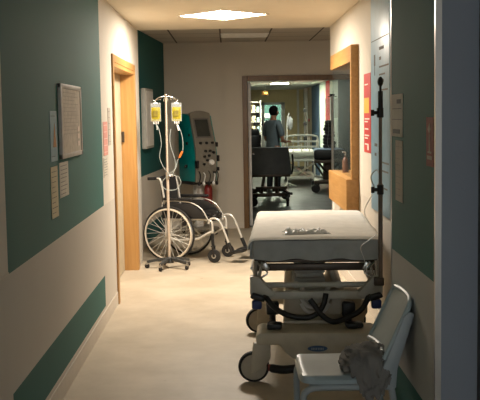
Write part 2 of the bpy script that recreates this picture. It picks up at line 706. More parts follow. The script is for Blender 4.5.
panel('ceiling_light', 'square lit ceiling panel above the near corridor, set cornerwise', (-0.03, 8.86, 2.5), 0.56,
      radians(43), m_diff)
panel('ceiling_light', 'small lit ceiling panel in the corridor beyond the doorway', (1.27, 23.2, 2.34), 0.42, 0, m_diff_far)
panel('ceiling_light', 'added unseen fill panel beyond the doorway, between the dark grey stretcher and the person', (1.5, 17.2, 2.34), 0.5, 0, m_diff_fill)  # added fill hidden above the door head, softly lights the person
panel('ceiling_light', 'added unseen fill panel beyond the doorway, above the person and the white bed', (1.3, 19.95, 2.34), 0.5, 0, m_diff_fill)  # added fill out of view, brightens the far wall and white frame
panel('ceiling_light', 'lit ceiling panel in the small room behind the far white door frame', (1.4, 30.3, 2.34), 0.4, 0, m_diff_far)

# air grille set in the tiled ceiling
t = thing('ceiling_vent', 'pale slatted air grille set in the tiled ceiling before the doorway wall', 'vent', (0.225, 12.14, 2.585))
g = MB()
for k in range(12):
    g.box((0, -0.27 + k * 0.049, -0.006), (0.56, 0.006, 0.012), Matrix.Rotation(0.5, 3, 'X'))
g.build('slats', m_white_m, t, smooth=False)
g = MB()
g.span((-0.3, -0.3, -0.005), (0.3, -0.28, 0))
g.span((-0.3, 0.28, -0.005), (0.3, 0.3, 0))
g.span((-0.3, -0.28, -0.005), (-0.28, 0.28, 0))
g.span((0.28, -0.28, -0.005), (0.3, 0.28, 0))
g.build('frame', m_white_m, t, smooth=False)

# ------------------------------------------------------------ exit sign
t = thing('exit_sign', 'small glowing orange exit sign hanging from the ceiling beyond the doorway', 'sign', (0.96, 24.5, 2.34))
MB().box((0, 0, -0.2), (0.16, 0.05, 0.10), None, 0.01).build('housing', mat('sign_housing', srgb(120, 84, 20), 0.5, emit=srgb(255, 150, 20), estr=0.12), t)
MB().box((0.02, -0.028, -0.2), (0.08, 0.006, 0.05), None).build('lit_face', mat('sign_face', srgb(255, 210, 90), 0.5, emit=srgb(255, 205, 90), estr=2.2), t)
MB().tube([(0, 0, -0.12), (0, 0, 0)], 0.008).build('hanger', m_steel, t)


# ------------------------------------------------------------ notices on the walls
def lines_mb(w, h, rows, lw=0.003, margin=0.1, ragged=True, off=0.0, y0=0.9, y1=0.1):
    """printed lines on a sheet lying in local x (width) / z (height), facing local -y"""
    g = MB()
    for i in range(rows):
        z = h * (y0 + (y1 - y0) * (i / max(1, rows - 1))) - h / 2
        x0 = -w / 2 + w * margin
        x1 = w / 2 - w * margin - (random.random() * 0.35 * w if ragged else 0)
        g.span((x0, -0.0022 - off, z - lw / 2), (x1, -0.0012 - off, z + lw / 2))
    return g


def notice(name, label, cat, x, y, z, w, h, side, m, rows=8, ink=None, group=None, lw=0.0028, tilt=0.0):
    """sheet flat on a long wall; side=+1: left wall (faces +x), -1: right wall (faces -x)"""
    t = thing(name, label, cat, (x + side * 0.002, y, z), radians(90) * side, group)
    t.rotation_euler = (0, tilt, radians(90) * side)
    MB().span((-w / 2, -0.0012, -h / 2), (w / 2, 0.0012, h / 2)).build('sheet', m, t, smooth=False)
    if rows:
        lines_mb(w, h, rows, lw).build('printed_lines', ink or m_ink, t, smooth=False)
    return t


# framed notice on left wall
t = thing('framed_notice', 'grey metal framed notice board hanging on the teal left wall', 'notice board', (LW, 5.765, 1.555), radians(90))
w, h = 0.75, 0.43
g = MB()
for a, b in (((-w / 2, -h / 2), (w / 2, -h / 2 + .028)), ((-w / 2, h / 2 - .028), (w / 2, h / 2)),
             ((-w / 2, -h / 2), (-w / 2 + .04, h / 2)), ((w / 2 - .04, -h / 2), (w / 2, h / 2))):
    g.span((a[0], -0.02, a[1]), (b[0], 0.0, b[1]), 0.004)
g.build('frame', mat('frame_alu', srgb(196, 190, 184), 0.5), t)
MB().span((-w / 2 + .02, -0.015, -h / 2 + .02), (w / 2 - .02, -0.005, h / 2 - .02)).build('backing', mat('frame_sheet', srgb(204, 194, 180), 0.8, var=0.08, scale=30), t, smooth=False)
lines_mb(w * .9, h * .86, 12, 0.004, off=0.014, y0=0.95, y1=0.3).build('printed_lines', mat('pale_ink', srgb(184, 174, 162), 0.8), t, smooth=False)
g = MB()
for i in range(3):
    g.span((0.2, -0.0175, -0.155 + i * .045), (0.27, -0.0155, -0.125 + i * .045))
g.build('printed_blocks', m_ink_w, t, smooth=False)

t = notice('notice_sheet', 'narrow pale blue leaflet taped left of the framed notice', 'notice', LW, 5.225, 1.475, 0.2, 0.275, 1, m_paper_blue, 2)
g = MB()
g.prism([(-0.03, -0.06), (0.06, -0.06), (0.02, 0.07)], -0.003, -0.0014, 'Y')
g.build('printed_triangle', mat('orange_print', srgb(196, 142, 88), 0.8), t, smooth=False)
notice('notice_sheet', 'long cream sheet with printed lines, lowest on the teal left wall', 'notice', LW, 5.2, 1.17, 0.2, 0.28, 1, m_paper2, 9)
notice('notice_sheet', 'short white typed sheet directly under the framed notice', 'notice', LW, 5.51, 1.22, 0.29, 0.2, 1, m_paper, 8)
notice('notice_sheet', 'pink and white printed sheet beside the left wooden door frame', 'notice', LW, 7.42, 1.41, 0.26, 0.26, 1, m_paper_pink, 5, m_ink_w)
notice('notice_sheet', 'narrow grey sheet nearest the left wooden door frame', 'notice', LW, 7.68, 1.5, 0.16, 0.3, 1, mat('grey_sheet', srgb(178, 170, 158), 0.8), 6)
notice('notice_sheet', 'white typed sheet below the pink one by the left door frame', 'notice', LW, 7.42, 1.19, 0.3, 0.15, 1, m_paper, 7)

# right wall notices
t = notice('red_poster', 'tall red poster with yellow block and white print by the wooden window', 'poster', RW, 7.5, 1.575, 0.36, 0.62, -1, m_paper_red, 0)
g = MB()
g.span((-0.16, -0.003, 0.0), (0.1, -0.0014, 0.12))
g.build('yellow_block', m_yellow, t, smooth=False)
g = MB()
for z, n in ((0.22, 1), (-0.05, 2), (-0.13, 1), (-0.18, 2), (-0.25, 1)):
    for k in range(n):
        g.span((-0.13, -0.003, z - k * 0.022), (0.02 + 0.1 * random.random(), -0.0014, z - k * 0.022 + 0.01))
g.span((0.0, -0.003, -0.29), (0.08, -0.0014, -0.25))
g.build('printed_lines', m_ink_w, t, smooth=False)

t = thing('blue_notice_board', 'tall pale blue panel with small dark print on the right wall behind the drip pole', 'sign board', (RW - 0.002, 6.83, 1.66), radians(-90))
MB().span((-0.4, -0.012, -0.81), (0.43, 0, 0.81), 0.003).build('panel', mat('pale_blue_laminate', srgb(122, 160, 182), 0.4), t)
g = MB()
g.span((-0.36, -0.0135, 0.44), (0.4, -0.0122, 0.446))
for z, a, b in ((0.36, 0.0, 0.2), (0.29, 0.0, 0.08), (0.235, 0.0, 0.4), (0.18, 0.0, 0.25), (0.13, 0.0, 0.2), (0.07, 0.0, 0.36),
                (-0.44, 0.12, 0.4), (-0.5, 0.05, 0.38), (-0.62, 0.1, 0.34), (-0.33, -0.22, -0.1), (-0.4, -0.22, -0.14)):
    g.span((a, -0.0135, z), (b, -0.0122, z + (0.022 if b - a < .22 else 0.012)))
g.build('printed_lines', m_ink, t, smooth=False)
g = MB()
g.span((-0.24, -0.0135, 0.26), (-0.18, -0.0122, 0.34))
g.span((-0.22, -0.0135, 0.19), (-0.2, -0.0122, 0.26))
g.build('printed_arrow', m_ink, t, smooth=False)

t = notice('notice_sheet', 'grey-white sheet with dark headings, upper of two on the near right teal wall', 'notice', 0.8, 4.49, 1.56, 0.28, 0.2, -1, mat('aged_sheet', srgb(184, 180, 166), 0.8), 0)
g = MB()
g.span((0.0, -0.003, 0.055), (0.1, -0.0014, 0.075))
g.span((-0.1, -0.003, -0.085), (0.08, -0.0014, -0.065))
g.span((-0.12, -0.003, 0.03), (0.12, -0.0014, 0.033))
g.span((-0.12, -0.003, -0.02), (0.12, -0.0014, -0.017))
g.build('printed_headings', m_ink, t, smooth=False)
notice('notice_sheet', 'long narrow faded sheet, lower of two on the near right teal wall', 'notice', 0.8, 4.44, 1.3, 0.18, 0.285, -1, mat('aged_sheet_b', srgb(172, 164, 148), 0.8), 9, mat('faint_ink', srgb(140, 136, 126), 0.8))
t = notice('picture_card', 'small red-brown picture card by the metal corner of the near right wall', 'poster', 0.8, 3.76, 1.455, 0.13, 0.195, -1, mat('red_brown_print', srgb(140, 78, 64), 0.7, var=0.2, scale=25), 0)
g = MB()
g.prism([(-0.03, 0.05), (0.0, 0.075), (0.02, 0.05), (0.0, 0.03)], -0.003, -0.0014, 'Y')
g.span((-0.008, -0.003, -0.04), (0.008, -0.0014, 0.03))
g.span((-0.04, -0.003, -0.07), (0.045, -0.0014, -0.055))
g.span((-0.03, -0.003, -0.045), (0.035, -0.0014, -0.038))
g.build('printed_motif', mat('pale_print', srgb(176, 160, 140), 0.8), t, smooth=False)

# shallow light box on teal alcove wall
ang = math.atan2(ad.y, ad.x)
p = a0 + ad * (11.6 - 10.35)
t = thing('wall_light_box', 'flat pale rectangular light box on the teal alcove wall', 'wall panel', (p.x, p.y, 1.555), ang)
g = MB()
g.span((-0.3, -0.055, -0.36), (0.3, 0, 0.36), 0.008)
g.build('housing', mat('box_grey', srgb(170, 168, 160), 0.5), t)
MB().span((-0.27, -0.058, -0.33), (0.27, -0.0545, 0.33)).build('front_screen', m_white_p, t, smooth=False)


# ------------------------------------------------------------ hospital stretcher (near)
BED = thing('hospital_stretcher', 'wheeled hospital stretcher with white sheet, in the near corridor behind the pale chair',
            'stretcher', (0.51, 5.62, 0), radians(-3.5))
m_bedmetal = mat('stretcher_paint', srgb(186, 184, 172), 0.42)
m_bedplastic = mat('stretcher_cover', srgb(190, 180, 158), 0.45)
m_matt = mat('mattress_grey', srgb(150, 154, 154), 0.7, bump=0.15, bscale=25)
m_sheet = mat('white_sheet', srgb(244, 241, 234), 0.85, var=0.03, bump=0.25, bscale=18)
m_brownsteel = mat('dark_steel', srgb(78, 68, 58), 0.4, 0.5)
g = MB()


def matt_surf(u, v, under):
    x = -0.395 + 0.79 * u
    y = 0.0 + 1.58 * v
    if under:
        return Vector((x * 0.985, y, 0.712))
    e = min(u, 1 - u) * 0.79
    ev = min(v, 1 - v) * 1.58
    r = 0.05
    drop = 0
    if e < r:
        drop += r - math.sqrt(max(0, r * r - (r - e) ** 2))
    if ev < 0.035:
        drop += 0.035 - math.sqrt(max(0, 0.035 ** 2 - (0.035 - ev) ** 2))
    z = 0.825 - drop * 0.9 + 0.004 * noise.noise(Vector((x * 5, y * 4, 0)))
    return Vector((x, y, z))


g.sheet(40, 60, matt_surf, 1)
mattress = g.build('mattress', m_matt, BED)
g = MB()


def sheet_surf(u, v, under):
    s = -0.47 + 0.94 * u                 # arc length across
    y = -0.006 + 1.595 * v
    half = 0.365
    zt = 0.837 + 0.006 * (1 - (s / 0.5) ** 2) + 0.004 * noise.noise(Vector((s * 6, y * 5, 3)))
    wob = 0.007 * sin(y * 21 + 2 * sin(y * 5)) + 0.004 * noise.noise(Vector((y * 14, s * 3, 1)))
    a = abs(s) - half
    sg = 1 if s > 0 else -1
    if a <= 0:
        x, z = s, zt
    else:
        R = 0.038
        if a < R * pi / 2:
            x, z = sg * (half + R * sin(a / R)), zt - R * (1 - cos(a / R))
        else:
            x, z = sg * (half + R + abs(wob)), zt - R - (a - R * pi / 2)
    # the near edge rolls over the end of the mattress a little
    if v < 0.02:
        z -= 0.012 * (1 - v / 0.02)
    off = -0.003 if under else 0
    return Vector((x - sg * 0.0 + (0 if a <= 0 else sg * off), y, z + (off if a <= R_lim else 0)))


R_lim = 0.06
g.sheet(60, 90, sheet_surf, 1)
g.build('bed_sheet', m_sheet, BED)
# dark-grey end flap of the cover, hanging with folds over the near end
g = MB()


def flap(u, v, under):
    x = -0.395 + 0.79 * u
    z = 0.822 - 0.105 * v - 0.014 * abs(sin(u * 9)) * v
    tuck = 0.02 if min(u, 1 - u) < 0.03 else 0
    y = -0.012 - 0.011 * v * sin(u * 23 + 3 * v) - 0.006 * noise.noise(Vector((x * 9, z * 12, 0))) + tuck
    return Vector((x, y + (0.004 if under else 0), z))


g.sheet(60, 10, flap, 1)
g.build('mattress_end_cover', mat('grey_cover', srgb(172, 176, 174), 0.6, bump=0.2, bscale=20), BED)
# platform and frame
g = MB()
g.span((-0.37, 0.03, 0.685), (0.37, 1.6, 0.704), 0.004)
g.build('platform', m_brownsteel, BED)
g = MB()
for x in (-0.34, 0.34):
    g.span((x - 0.018, 0.05, 0.63), (x + 0.018, 1.58, 0.672), 0.006)
for y in (0.08, 0.8, 1.55):
    g.span((-0.34, y - 0.02, 0.63), (0.34, y + 0.02, 0.672), 0.006)
g.build('upper_frame', m_brownsteel, BED)
g = MB()
g.tube([(-0.34, 0.03, 0.55), (0.36, 0.03, 0.55)], 0.017, 12)
for x in (-0.12, 0.13):
    g.tube([(x - 0.012, 0.03, 0.55), (x + 0.012, 0.03, 0.55)], 0.024, 12)
g.build('cross_tube', m_bedmetal, BED)
g = MB()
g.tube([(-0.34, 1.5, 0.55), (0.36, 1.5, 0.55)], 0.017, 12)
g.build('cross_tube', m_bedmetal, BED)
g = MB()
g.span((-0.385, -0.02, 0.47), (0.385, 0.02, 0.518), 0.008)
g.prism([(-0.395, 0.5), (-0.395, 0.61), (-0.34, 0.61), (-0.3, 0.56), (-0.24, 0.5), (-0.3, 0.47)], -0.03, 0.05, 'Y', 0.006)
g.prism([(0.395, 0.5), (0.395, 0.61), (0.34, 0.61), (0.3, 0.56), (0.24, 0.5), (0.3, 0.47)], -0.03, 0.05, 'Y', 0.006)
g.build('end_beam', m_bedmetal, BED)
g = MB()
for x in (-0.365, 0.365):
    g.span((x - 0.02, 0.04, 0.5), (x + 0.02, 1.56, 0.55), 0.006)
g.span((-0.365, 1.52, 0.5), (0.365, 1.56, 0.55), 0.006)
g.build('lower_frame', m_bedmetal, BED)
# linkages at the two near corners
for s in (-1, 1):
    g = MB()
    g.tube([(s * 0.365, 0.0, 0.6), (s * 0.36, 0.0, 0.70)], 0.013, 8)
    g.tube([(s * 0.32, 0.02, 0.69), (s * 0.34, 0.0, 0.61)], 0.008, 8)
    g.tube([(s * 0.35, -0.01, 0.69), (s * 0.29, 0.01, 0.63), (s * 0.33, 0.0, 0.6)], 0.006, 8, 4)
    g.box((s * 0.3, 0.02, 0.665), (0.03, 0.03, 0.05), Matrix.Rotation(0.5 * s, 3, 'Y'), 0.005)
    g.build('linkage', m_chrome if s > 0 else m_steel, BED)
    g = MB()
    g.box((s * 0.35, -0.045, 0.49), (0.075, 0.05, 0.035), Matrix.Rotation(-0.3 * s, 3, 'Y'), 0.008)
    g.tube([(s * 0.39, -0.06, 0.50), (s * 0.31, -0.05, 0.47)], 0.011, 8)
    g.build('release_lever', m_black, BED)
    g = MB()
    g.box((s * 0.355, -0.04, 0.445), (0.06, 0.05, 0.055), None, 0.012)
    b = g.build('bumper', mat('blue_plastic', srgb(30, 50, 112), 0.45), BED)
    b['label'] = 'dark blue corner bumper'
    # curved black push handle
    g = MB()
    if s < 0:
        pts = [(-0.3, -0.03, 0.485), (-0.25, -0.06, 0.43), (-0.17, -0.09, 0.39), (-0.07, -0.10, 0.375), (0.0, -0.10, 0.40),
               (0.04, -0.10, 0.455), (0.055, -0.10, 0.52)]
    else:
        pts = [(0.31, -0.03, 0.485), (0.27, -0.06, 0.42), (0.2, -0.085, 0.38), (0.1, -0.12, 0.355), (0.03, -0.125, 0.395),
               (-0.01, -0.125, 0.45), (-0.04, -0.12, 0.49)]
    g.tube(pts, 0.0165, 12, 6)
    g.build('push_handle', m_black, BED)
    g = MB()
    g.tube([(s * 0.335, 0.0, 0.5), pts[0], pts[1]], 0.013, 10, 4)
    g.build('handle_mount', m_brownsteel, BED)
# side rails folded down
for s in (-1, 1):
    g = MB()
    x = s * 0.395
    g.tube([(x, 0.35, 0.6), (x, 1.4, 0.6)], 0.012, 8)
    for k in range(5):
        y = 0.4 + k * 0.24
        g.tube([(x, y, 0.6), (x * 0.96, y + 0.06, 0.52)], 0.008, 8)
    g.build('side_rail', m_steel, BED)
# pedestal
g = MB()
for k in range(9):
    zz = 0.36 + k * 0.03
    w = 0.085 + 0.012 * (k % 2)
    g.span((-0.03 - w, 0.42 - w, zz), (-0.03 + w, 0.42 + w, zz + 0.03), 0.008)
g.span((-0.11, 0.34, 0.62), (0.07, 0.5, 0.685), 0.01)
g.build('bellows_column', m_bedmetal, BED)
g = MB()
for k in range(9):
    zz = 0.36 + k * 0.03
    w = 0.085 + 0.012 * (k % 2)
    g.span((-0.03 - w, 1.1 - w, zz), (-0.03 + w, 1.1 + w, zz + 0.03), 0.008)
g.span((-0.11, 1.02, 0.62), (0.07, 1.18, 0.685), 0.01)
g.build('bellows_column', m_bedmetal, BED)
# base covers
g = MB()
g.prism([(-0.2, 0.3), (-0.19, 0.46), (-0.14, 0.49), (-0.1, 0.485), (-0.085, 0.4), (0.1, 0.4), (0.115, 0.485), (0.15, 0.49), (0.19, 0.46), (0.205, 0.3)], 0.22, 1.25, 'Y', 0.012)
g.build('pedestal_cover', m_bedplastic, BED)
g = MB()
for k in range(4):
    z0 = 0.34 + k * 0.035
    for s in (-1, 1):
        g.tube([(s * 0.085, 0.21, z0 + 0.06), (s * 0.055, 0.205, z0 + 0.015), (0, 0.2, z0)], 0.014, 8, 4)
g.build('cover_rib', m_white_m, BED)
g = MB()
g.prism([(-0.355, 0.235), (-0.36, 0.29), (-0.335, 0.308), (0.33, 0.308), (0.36, 0.29), (0.36, 0.2), (0.3, 0.155), (-0.14, 0.15),
         (-0.19, 0.19), (-0.22, 0.235)], -0.2, 0.08, 'Y', 0.014)
base = g.build('base_cover', m_bedplastic, BED)
g = MB()
g.lathe([(0, -0.004), (0.055, -0.004), (0.058, 0), (0.058, 0.004)], (0, 0, 0), 'Y', 28)
for v in g.bm.verts:
    v.co.z *= 0.3
    v.co += Vector((0.0, -0.203, 0.215))
bd = g.build('maker_badge', mat('badge_blue', srgb(54, 84, 120), 0.4), base)
bd['label'] = 'oval blue badge with pale lettering'
g = MB()
for k in range(8):
    x = -0.036 + k * 0.009 + (0.002 if k > 3 else 0)
    g.span((x, -0.2095, 0.209), (x + 0.0055, -0.2075, 0.221))
g.build('badge_lettering', mat('badge_grey', srgb(150, 160, 170), 0.5), bd, smooth=False)
g = MB()
g.span((-0.2, 0.05, 0.2), (0.2, 1.2, 0.33), 0.02)
g.span((-0.36, 1.05, 0.22), (0.36, 1.25, 0.33), 0.03)
g.build('base_spine', m_bedplastic, BED)


def stretcher_caster(x, y, yaw, r=0.092):
    g = MB()
    R = Matrix.Rotation(yaw, 3, 'Z')
    cz = r

    def P(a, b, c):
        return R @ Vector((a, b, 0)) + Vector((x, y, c))
    g.lathe([(0, -0.02), (r * 0.8, -0.02), (r * 0.83, -0.022), (r * 0.97, -0.018), (r, -0.008), (r, 0.008), (r * 0.97, 0.018), (r * 0.83, 0.022), (r * .8, 0.02), (0, 0.02)], (0, 0, 0), 'Y', 32)
    for v in g.bm.verts:
        v.co = R @ v.co + Vector((x, y, cz))
    o = g.build('caster_wheel', m_rubber, BED)
    g = MB()
    g.lathe([(0, -0.027), (r * 0.25, -0.027), (r * 0.35, -0.024), (r * 0.82, -0.023), (r * 0.82, 0.023), (r * .35, 0.024), (0, 0.027)], (0, 0, 0), 'Y', 32)
    for v in g.bm.verts:
        v.co = R @ v.co + Vector((x, y, cz))
    g.build('wheel_disc', mat('disc_grey', srgb(180, 170, 150), 0.5), o)
    g = MB()
    g.prism([(-0.02, r * 0.6), (0.06, r * 0.9), (0.1, r * 1.6), (0.1, 0.24), (0.0, 0.24), (-0.01, r * 1.8)], -0.036, 0.036, 'Y', 0.01)
    for v in g.bm.verts:
        v.co = R @ Vector((v.co.x, v.co.y * (1.0), v.co.z)) + Vector((x, y, 0))
    g.build('caster_fork', m_bedplastic, o)


stretcher_caster(-0.375, -0.13, 0.05)
stretcher_caster(-0.385, 1.15, 0.2)
stretcher_caster(0.3, -0.12, 0.1)
stretcher_caster(0.3, 1.15, 0.1)
g = MB()
g.tube([(-0.27, -0.2, 0.10), (-0.2, -0.23, 0.098), (-0.1, -0.24, 0.11), (0.1, -0.24, 0.115)], 0.025, 10, 4)
g.build('foot_bar', m_black, BED)
g = MB()
g.tube([(-0.29, -0.2, 0.103), (-0.255, -0.2, 0.102)], 0.021, 10)
b = g.build('brake_pedal', mat('red_pedal', srgb(120, 46, 40), 0.5), BED)
for (x, y, z, sx, sy, sz) in ((-0.25, -0.1, 0.33, 0.09, 0.09, 0.035), (-0.265, 0.15, 0.385, 0.08, 0.06, 0.08), (0.22, -0.08, 0.33, 0.1, 0.09, 0.03), (0.2, 0.1, 0.385, 0.08, 0.06, 0.09)):
    g = MB()
    g.box((x, y, z), (sx, sy, sz), Matrix.Rotation(random.uniform(-.15, .15), 3, 'Z'), 0.012)
    g.tube([(x, y, z - sz * .4), (x, y, 0.3)], 0.02, 8)
    g.build('control_pedal', m_black, BED)

# drip rod at the near right corner of the stretcher
g = MB()
g.tube([(0, 0, 0.56), (0, 0, 1.16)], 0.0135, 12)
g.tube([(0, 0, 1.12), (0.002, 0, 1.60)], 0.0105, 12)
ROD = g.build('drip_pole', mat('pole_brown', srgb(120, 106, 94), 0.35, 0.3), BED)
ROD.location = (0.381, -0.04, 0)
ROD['label'] = 'thin brown-grey drip pole with black top'
g = MB()
g.tube([(0.002, 0, 1.585), (0.002, 0, 1.70)], 0.0145, 12)
g.tube([(0.002, 0, 1.70), (0.002, 0, 1.73)], 0.007, 8)
g.blob((0.002, 0, 1.755), (0.018, 0.018, 0.03), 2)
g.build('top_grip', m_black, ROD)
for z in (1.575, 1.125):
    g = MB()
    g.tube([(0, 0, z - 0.028), (0, 0, z + 0.028)], 0.02, 12)
    g.tube([(0, 0, z), (-0.05, -0.01, z)], 0.011, 10)
    g.tube([(-0.045, -0.01, z - .018), (-0.045, -0.01, z + .018)], 0.011, 10)
    g.build('clamp', m_black, ROD)
g = MB()
g.box((-0.01, 0.0, 0.58), (0.06, 0.05, 0.05), None, 0.008)
g.build('socket', m_brownsteel, ROD)
g = MB()
g.tube([(-0.035, 0, 1.14), (-0.055, 0, 1.2), (-0.02, 0.02, 1.24), (0.0, 0.015, 1.20)], 0.0035, 6, 6)
g.build('hook', m_steel, ROD)
g = MB()
g.tube([(-0.045, -0.01, 1.1), (-0.09, 0.03, 1.0), (-0.06, 0.05, 0.92), (-0.02, 0.0, 0.87), (-0.07, -0.03, 0.83), (-0.12, -0.05, 0.79), (-0.1, -0.05, 0.72), (-0.08, -0.03, 0.62)], 0.002, 6, 8)
g.build('call_cord', m_white_p, ROD)

# crumpled clear wrapper on the stretcher
g = MB()


def crumple(u, v, under):
    x = -0.145 + 0.27 * u
    y = -0.045 + 0.15 * v
    edge = min(u, 1 - u, v, 1 - v)
    z = 0.847 + (0.004 + 0.03 * abs(noise.noise(Vector((x * 30, y * 22, 5)))) + 0.012 * abs(noise.noise(Vector((x * 70, y * 60, 9))))) * min(1, edge * 8)
    x += 0.012 * noise.noise(Vector((y * 40, 2, 7))) + 0.035 * noise.noise(Vector((v * 3, 1.3, 2))) * (1 if u > .5 else -1)
    return Vector((x, y + 0.016 * noise.noise(Vector((x * 30, 0, 3))), z - (0.0015 if under else 0)))


g.sheet(40, 24, crumple, 1)
o = g.build('plastic_wrapper', thin_mat('wrapper_film', (0.92, 0.92, 0.9, 1), 0.75, 0.35), None, angle=180)
o.location = (0.475, 5.62 + 0.17, 0)
tag(o, 'crumpled clear plastic wrapper lying on the white stretcher sheet', 'wrapper')

# ------------------------------------------------------------ pale plastic chair, near right
CH = thing('stacking_chair', 'pale grey-blue plastic chair against the near right wall, with a cloth on its seat', 'chair', (0.5, 4.28, 0), 0)
m_chair = mat('chair_plastic', srgb(158, 174, 178), 0.38, var=0.03)
m_chairleg = mat('chair_frame_plastic', srgb(150, 160, 164), 0.42, var=0.03)
g = MB()


def seat(u, v, under):
    x = -0.205 + 0.40 * u
    y = -0.215 + 0.43 * v
    cx, cy = abs(u - 0.5) * 2, abs(v - 0.5) * 2
    k = 1.0
    rr = max(0.0, (cx ** 6 + cy ** 6) ** (1 / 6) - 0.0)
    s = 1 / max(1.0, rr) if rr > 1 else 1
    x = -0.005 + (x + 0.005) * s
    y = y * s
    dish = 0.012 * (1 - cx * cx) * (1 - cy * cy)
    e = max(cx, cy)
    drop = 0.02 * max(0, (e - 0.88) / 0.12) ** 2
    if under:
        return Vector((x * 0.99, y * 0.99, 0.393))
    return Vector((x, y, 0.43 - dish - drop))


g.sheet(30, 30, seat, 1)
g.build('seat', m_chair, CH)
g = MB()


def back(u, v, under):
    w = 0.212 * (1 - 0.03 * v) * (1 if v < .85 else math.sqrt(max(0.0, 1 - ((v - 0.85) / 0.16) ** 2)) * 0.2 + 0.8)
    y = (u * 2 - 1) * w
    z = 0.50 + 0.25 * v
    x = 0.172 + 0.118 * v + 0.022 * (1 - (2 * u - 1) ** 2) * (0.8) - 0.01
    return Vector((x + (0.012 if under else 0), y, z))


g.sheet(24, 24, back, 1)
br = g.build('backrest', m_chair, CH)
g = MB()
rim = []
for k in range(0, 25):
    rim.append(back(0, k / 24, 0) + Vector((0.004, 0, 0)))
for k in range(1, 24):
    rim.append(back(k / 24, 1, 0) + Vector((0.004, 0, 0)))
for k in range(24, -1, -1):
    rim.append(back(1, k / 24, 0) + Vector((0.004, 0, 0)))
g.tube(rim, 0.012, 8)
g.build('back_rim', m_chair, br)
for s in (-1, 1):
    g = MB()
    poly = [(0.215, 0.37), (0.155, 0.37), (0.155, 0.46), (0.248, 0.69), (0.275, 0.71), (0.297, 0.70), (0.222, 0.46)]
    g.prism(poly, s * 0.212 - 0.014, s * 0.212 + 0.014, 'Y', 0.007)
    g.build('back_support', m_chairleg, CH)
    g = MB()
    g.tube([(-0.185, s * 0.2, 0.0), (-0.19, s * 0.205, 0.2), (-0.19, s * 0.208, 0.33), (-0.175, s * 0.21, 0.362), (-0.13, s * 0.21, 0.378), (0.0, s * 0.21, 0.378)], 0.0155, 10, 4)
    g.build('leg', m_chairleg, CH)
    g = MB()
    g.tube([(0.0, s * 0.21, 0.378), (0.17, s * 0.21, 0.378), (0.2, s * 0.21, 0.35), (0.215, s * 0.212, 0.2), (0.235, s * 0.215, 0.0)], 0.0155, 10, 4)
    g.build('leg', m_chairleg, CH)
g = MB()
g.span((-0.16, -0.2, 0.37), (-0.12, 0.2, 0.391), 0.004)
g.build('seat_rail', m_chairleg, CH)
g = MB()
g.span((0.11, -0.2, 0.37), (0.15, 0.2, 0.391), 0.004)
g.build('seat_rail', m_chairleg, CH)
g = MB()
g.tube([(0.16, -0.2, 0.5), (0.175, 0, 0.515), (0.16, 0.2, 0.5)], 0.012, 8, 6)
g.build('back_crossbar', m_chairleg, CH)


# cloth on the seat
def crumpfn(d):
    q = Vector((d.x * 2.2 + 3, d.y * 2.2, d.z * 3.0))
    r1 = 1 - abs(noise.noise(q)) * 1.6
    r2 = 1 - abs(noise.noise(q * 2.1 + Vector((5, 2, 1)))) * 1.4
    r3 = 1 - abs(noise.noise(q * 4.3 + Vector((1, 7, 4)))) * 1.4
    return 0.72 + 0.24 * r1 + 0.11 * r2 + 0.045 * r3


g = MB()
g.blob((0.61, 4.19, 0.455), (0.125, 0.16, 0.085), 5, crumpfn)
o = g.build('crumpled_cloth', mat('grey_cloth', srgb(116, 114, 110), 0.9, var=0.08, bump=0.4, bscale=70), None, angle=60)
# let the near side slump over the edge of the seat
for v in o.data.vertices:
    if v.co.z < 0.432 and v.co.y > 4.06:
        v.co.z = 0.432
    if v.co.y < 4.075:
        t_ = (4.075 - v.co.y)
        v.co.z -= t_ * 2.2
        v.co.y = 4.06 - min(0.045, t_ * 0.5)
tag(o, 'crumpled dark grey cloth lying on the pale chair seat', 'cloth')

# ------------------------------------------------------------ IV stand beside the wheelchair
IV = thing('drip_stand', 'five-legged drip stand with cream pole in front of the wheelchair', 'drip stand', (-0.635, 9.82, 0), 0.25)
m_ivpole = mat('cream_metal', srgb(186, 172, 156), 0.4)
m_ivbase = mat('grey_black_base', srgb(58, 60, 60), 0.5)
g = MB()
g.tube([(0, 0, 0.07), (0, 0, 0.98)], 0.0145, 12)
g.tube([(0, 0, 0.95), (0, 0, 1.79)], 0.0095, 10)
g.build('pole', m_ivpole, IV)
g = MB()
g.tube([(0, 0, 0.93), (0, 0, 1.0)], 0.02, 12)
g.tube([(0, 0, 0.965), (0.04, 0, 0.965)], 0.009, 8)
g.blob((0.048, 0, 0.965), (0.016, 0.016, 0.016), 2)
g.build('height_clamp', m_steel, IV)
g = MB()
g.lathe([(0, 0.05), (0.045, 0.055), (0.04, 0.1), (0.022, 0.12), (0, 0.12)], (0, 0, 0), 'Z', 20)
for k in range(5):
    a = 2 * pi * k / 5 + 0.35
    pts = []
    for q in range(9):
        t_ = q / 8
        pts.append((0.02 + 0.215 * t_, 0.098 - 0.03 * t_ * t_))
    for (r0, z0), (r1, z1) in zip(pts, pts[1:]):
        w0, w1 = 0.021 - 0.006 * (r0 / .24), 0.021 - 0.006 * (r1 / .24)
        vs = []
        for r_, z_, w_ in ((r0, z0, w0), (r1, z1, w1)):
            for sx, dz in ((-1, -0.016), (1, -0.016), (1, 0.012), (-1, 0.012)):
                vs.append(g.bm.verts.new((r_ * cos(a) - sx * w_ * sin(a), r_ * sin(a) + sx * w_ * cos(a), z_ + dz)))
        for i in range(4):
            j = (i + 1) % 4
            g.bm.faces.new((vs[i], vs[j], vs[4 + j], vs[4 + i]))
        g.bm.faces.new(vs[0:4])
        g.bm.faces.new(vs[4:8])
g.build('star_base', m_ivbase, IV)
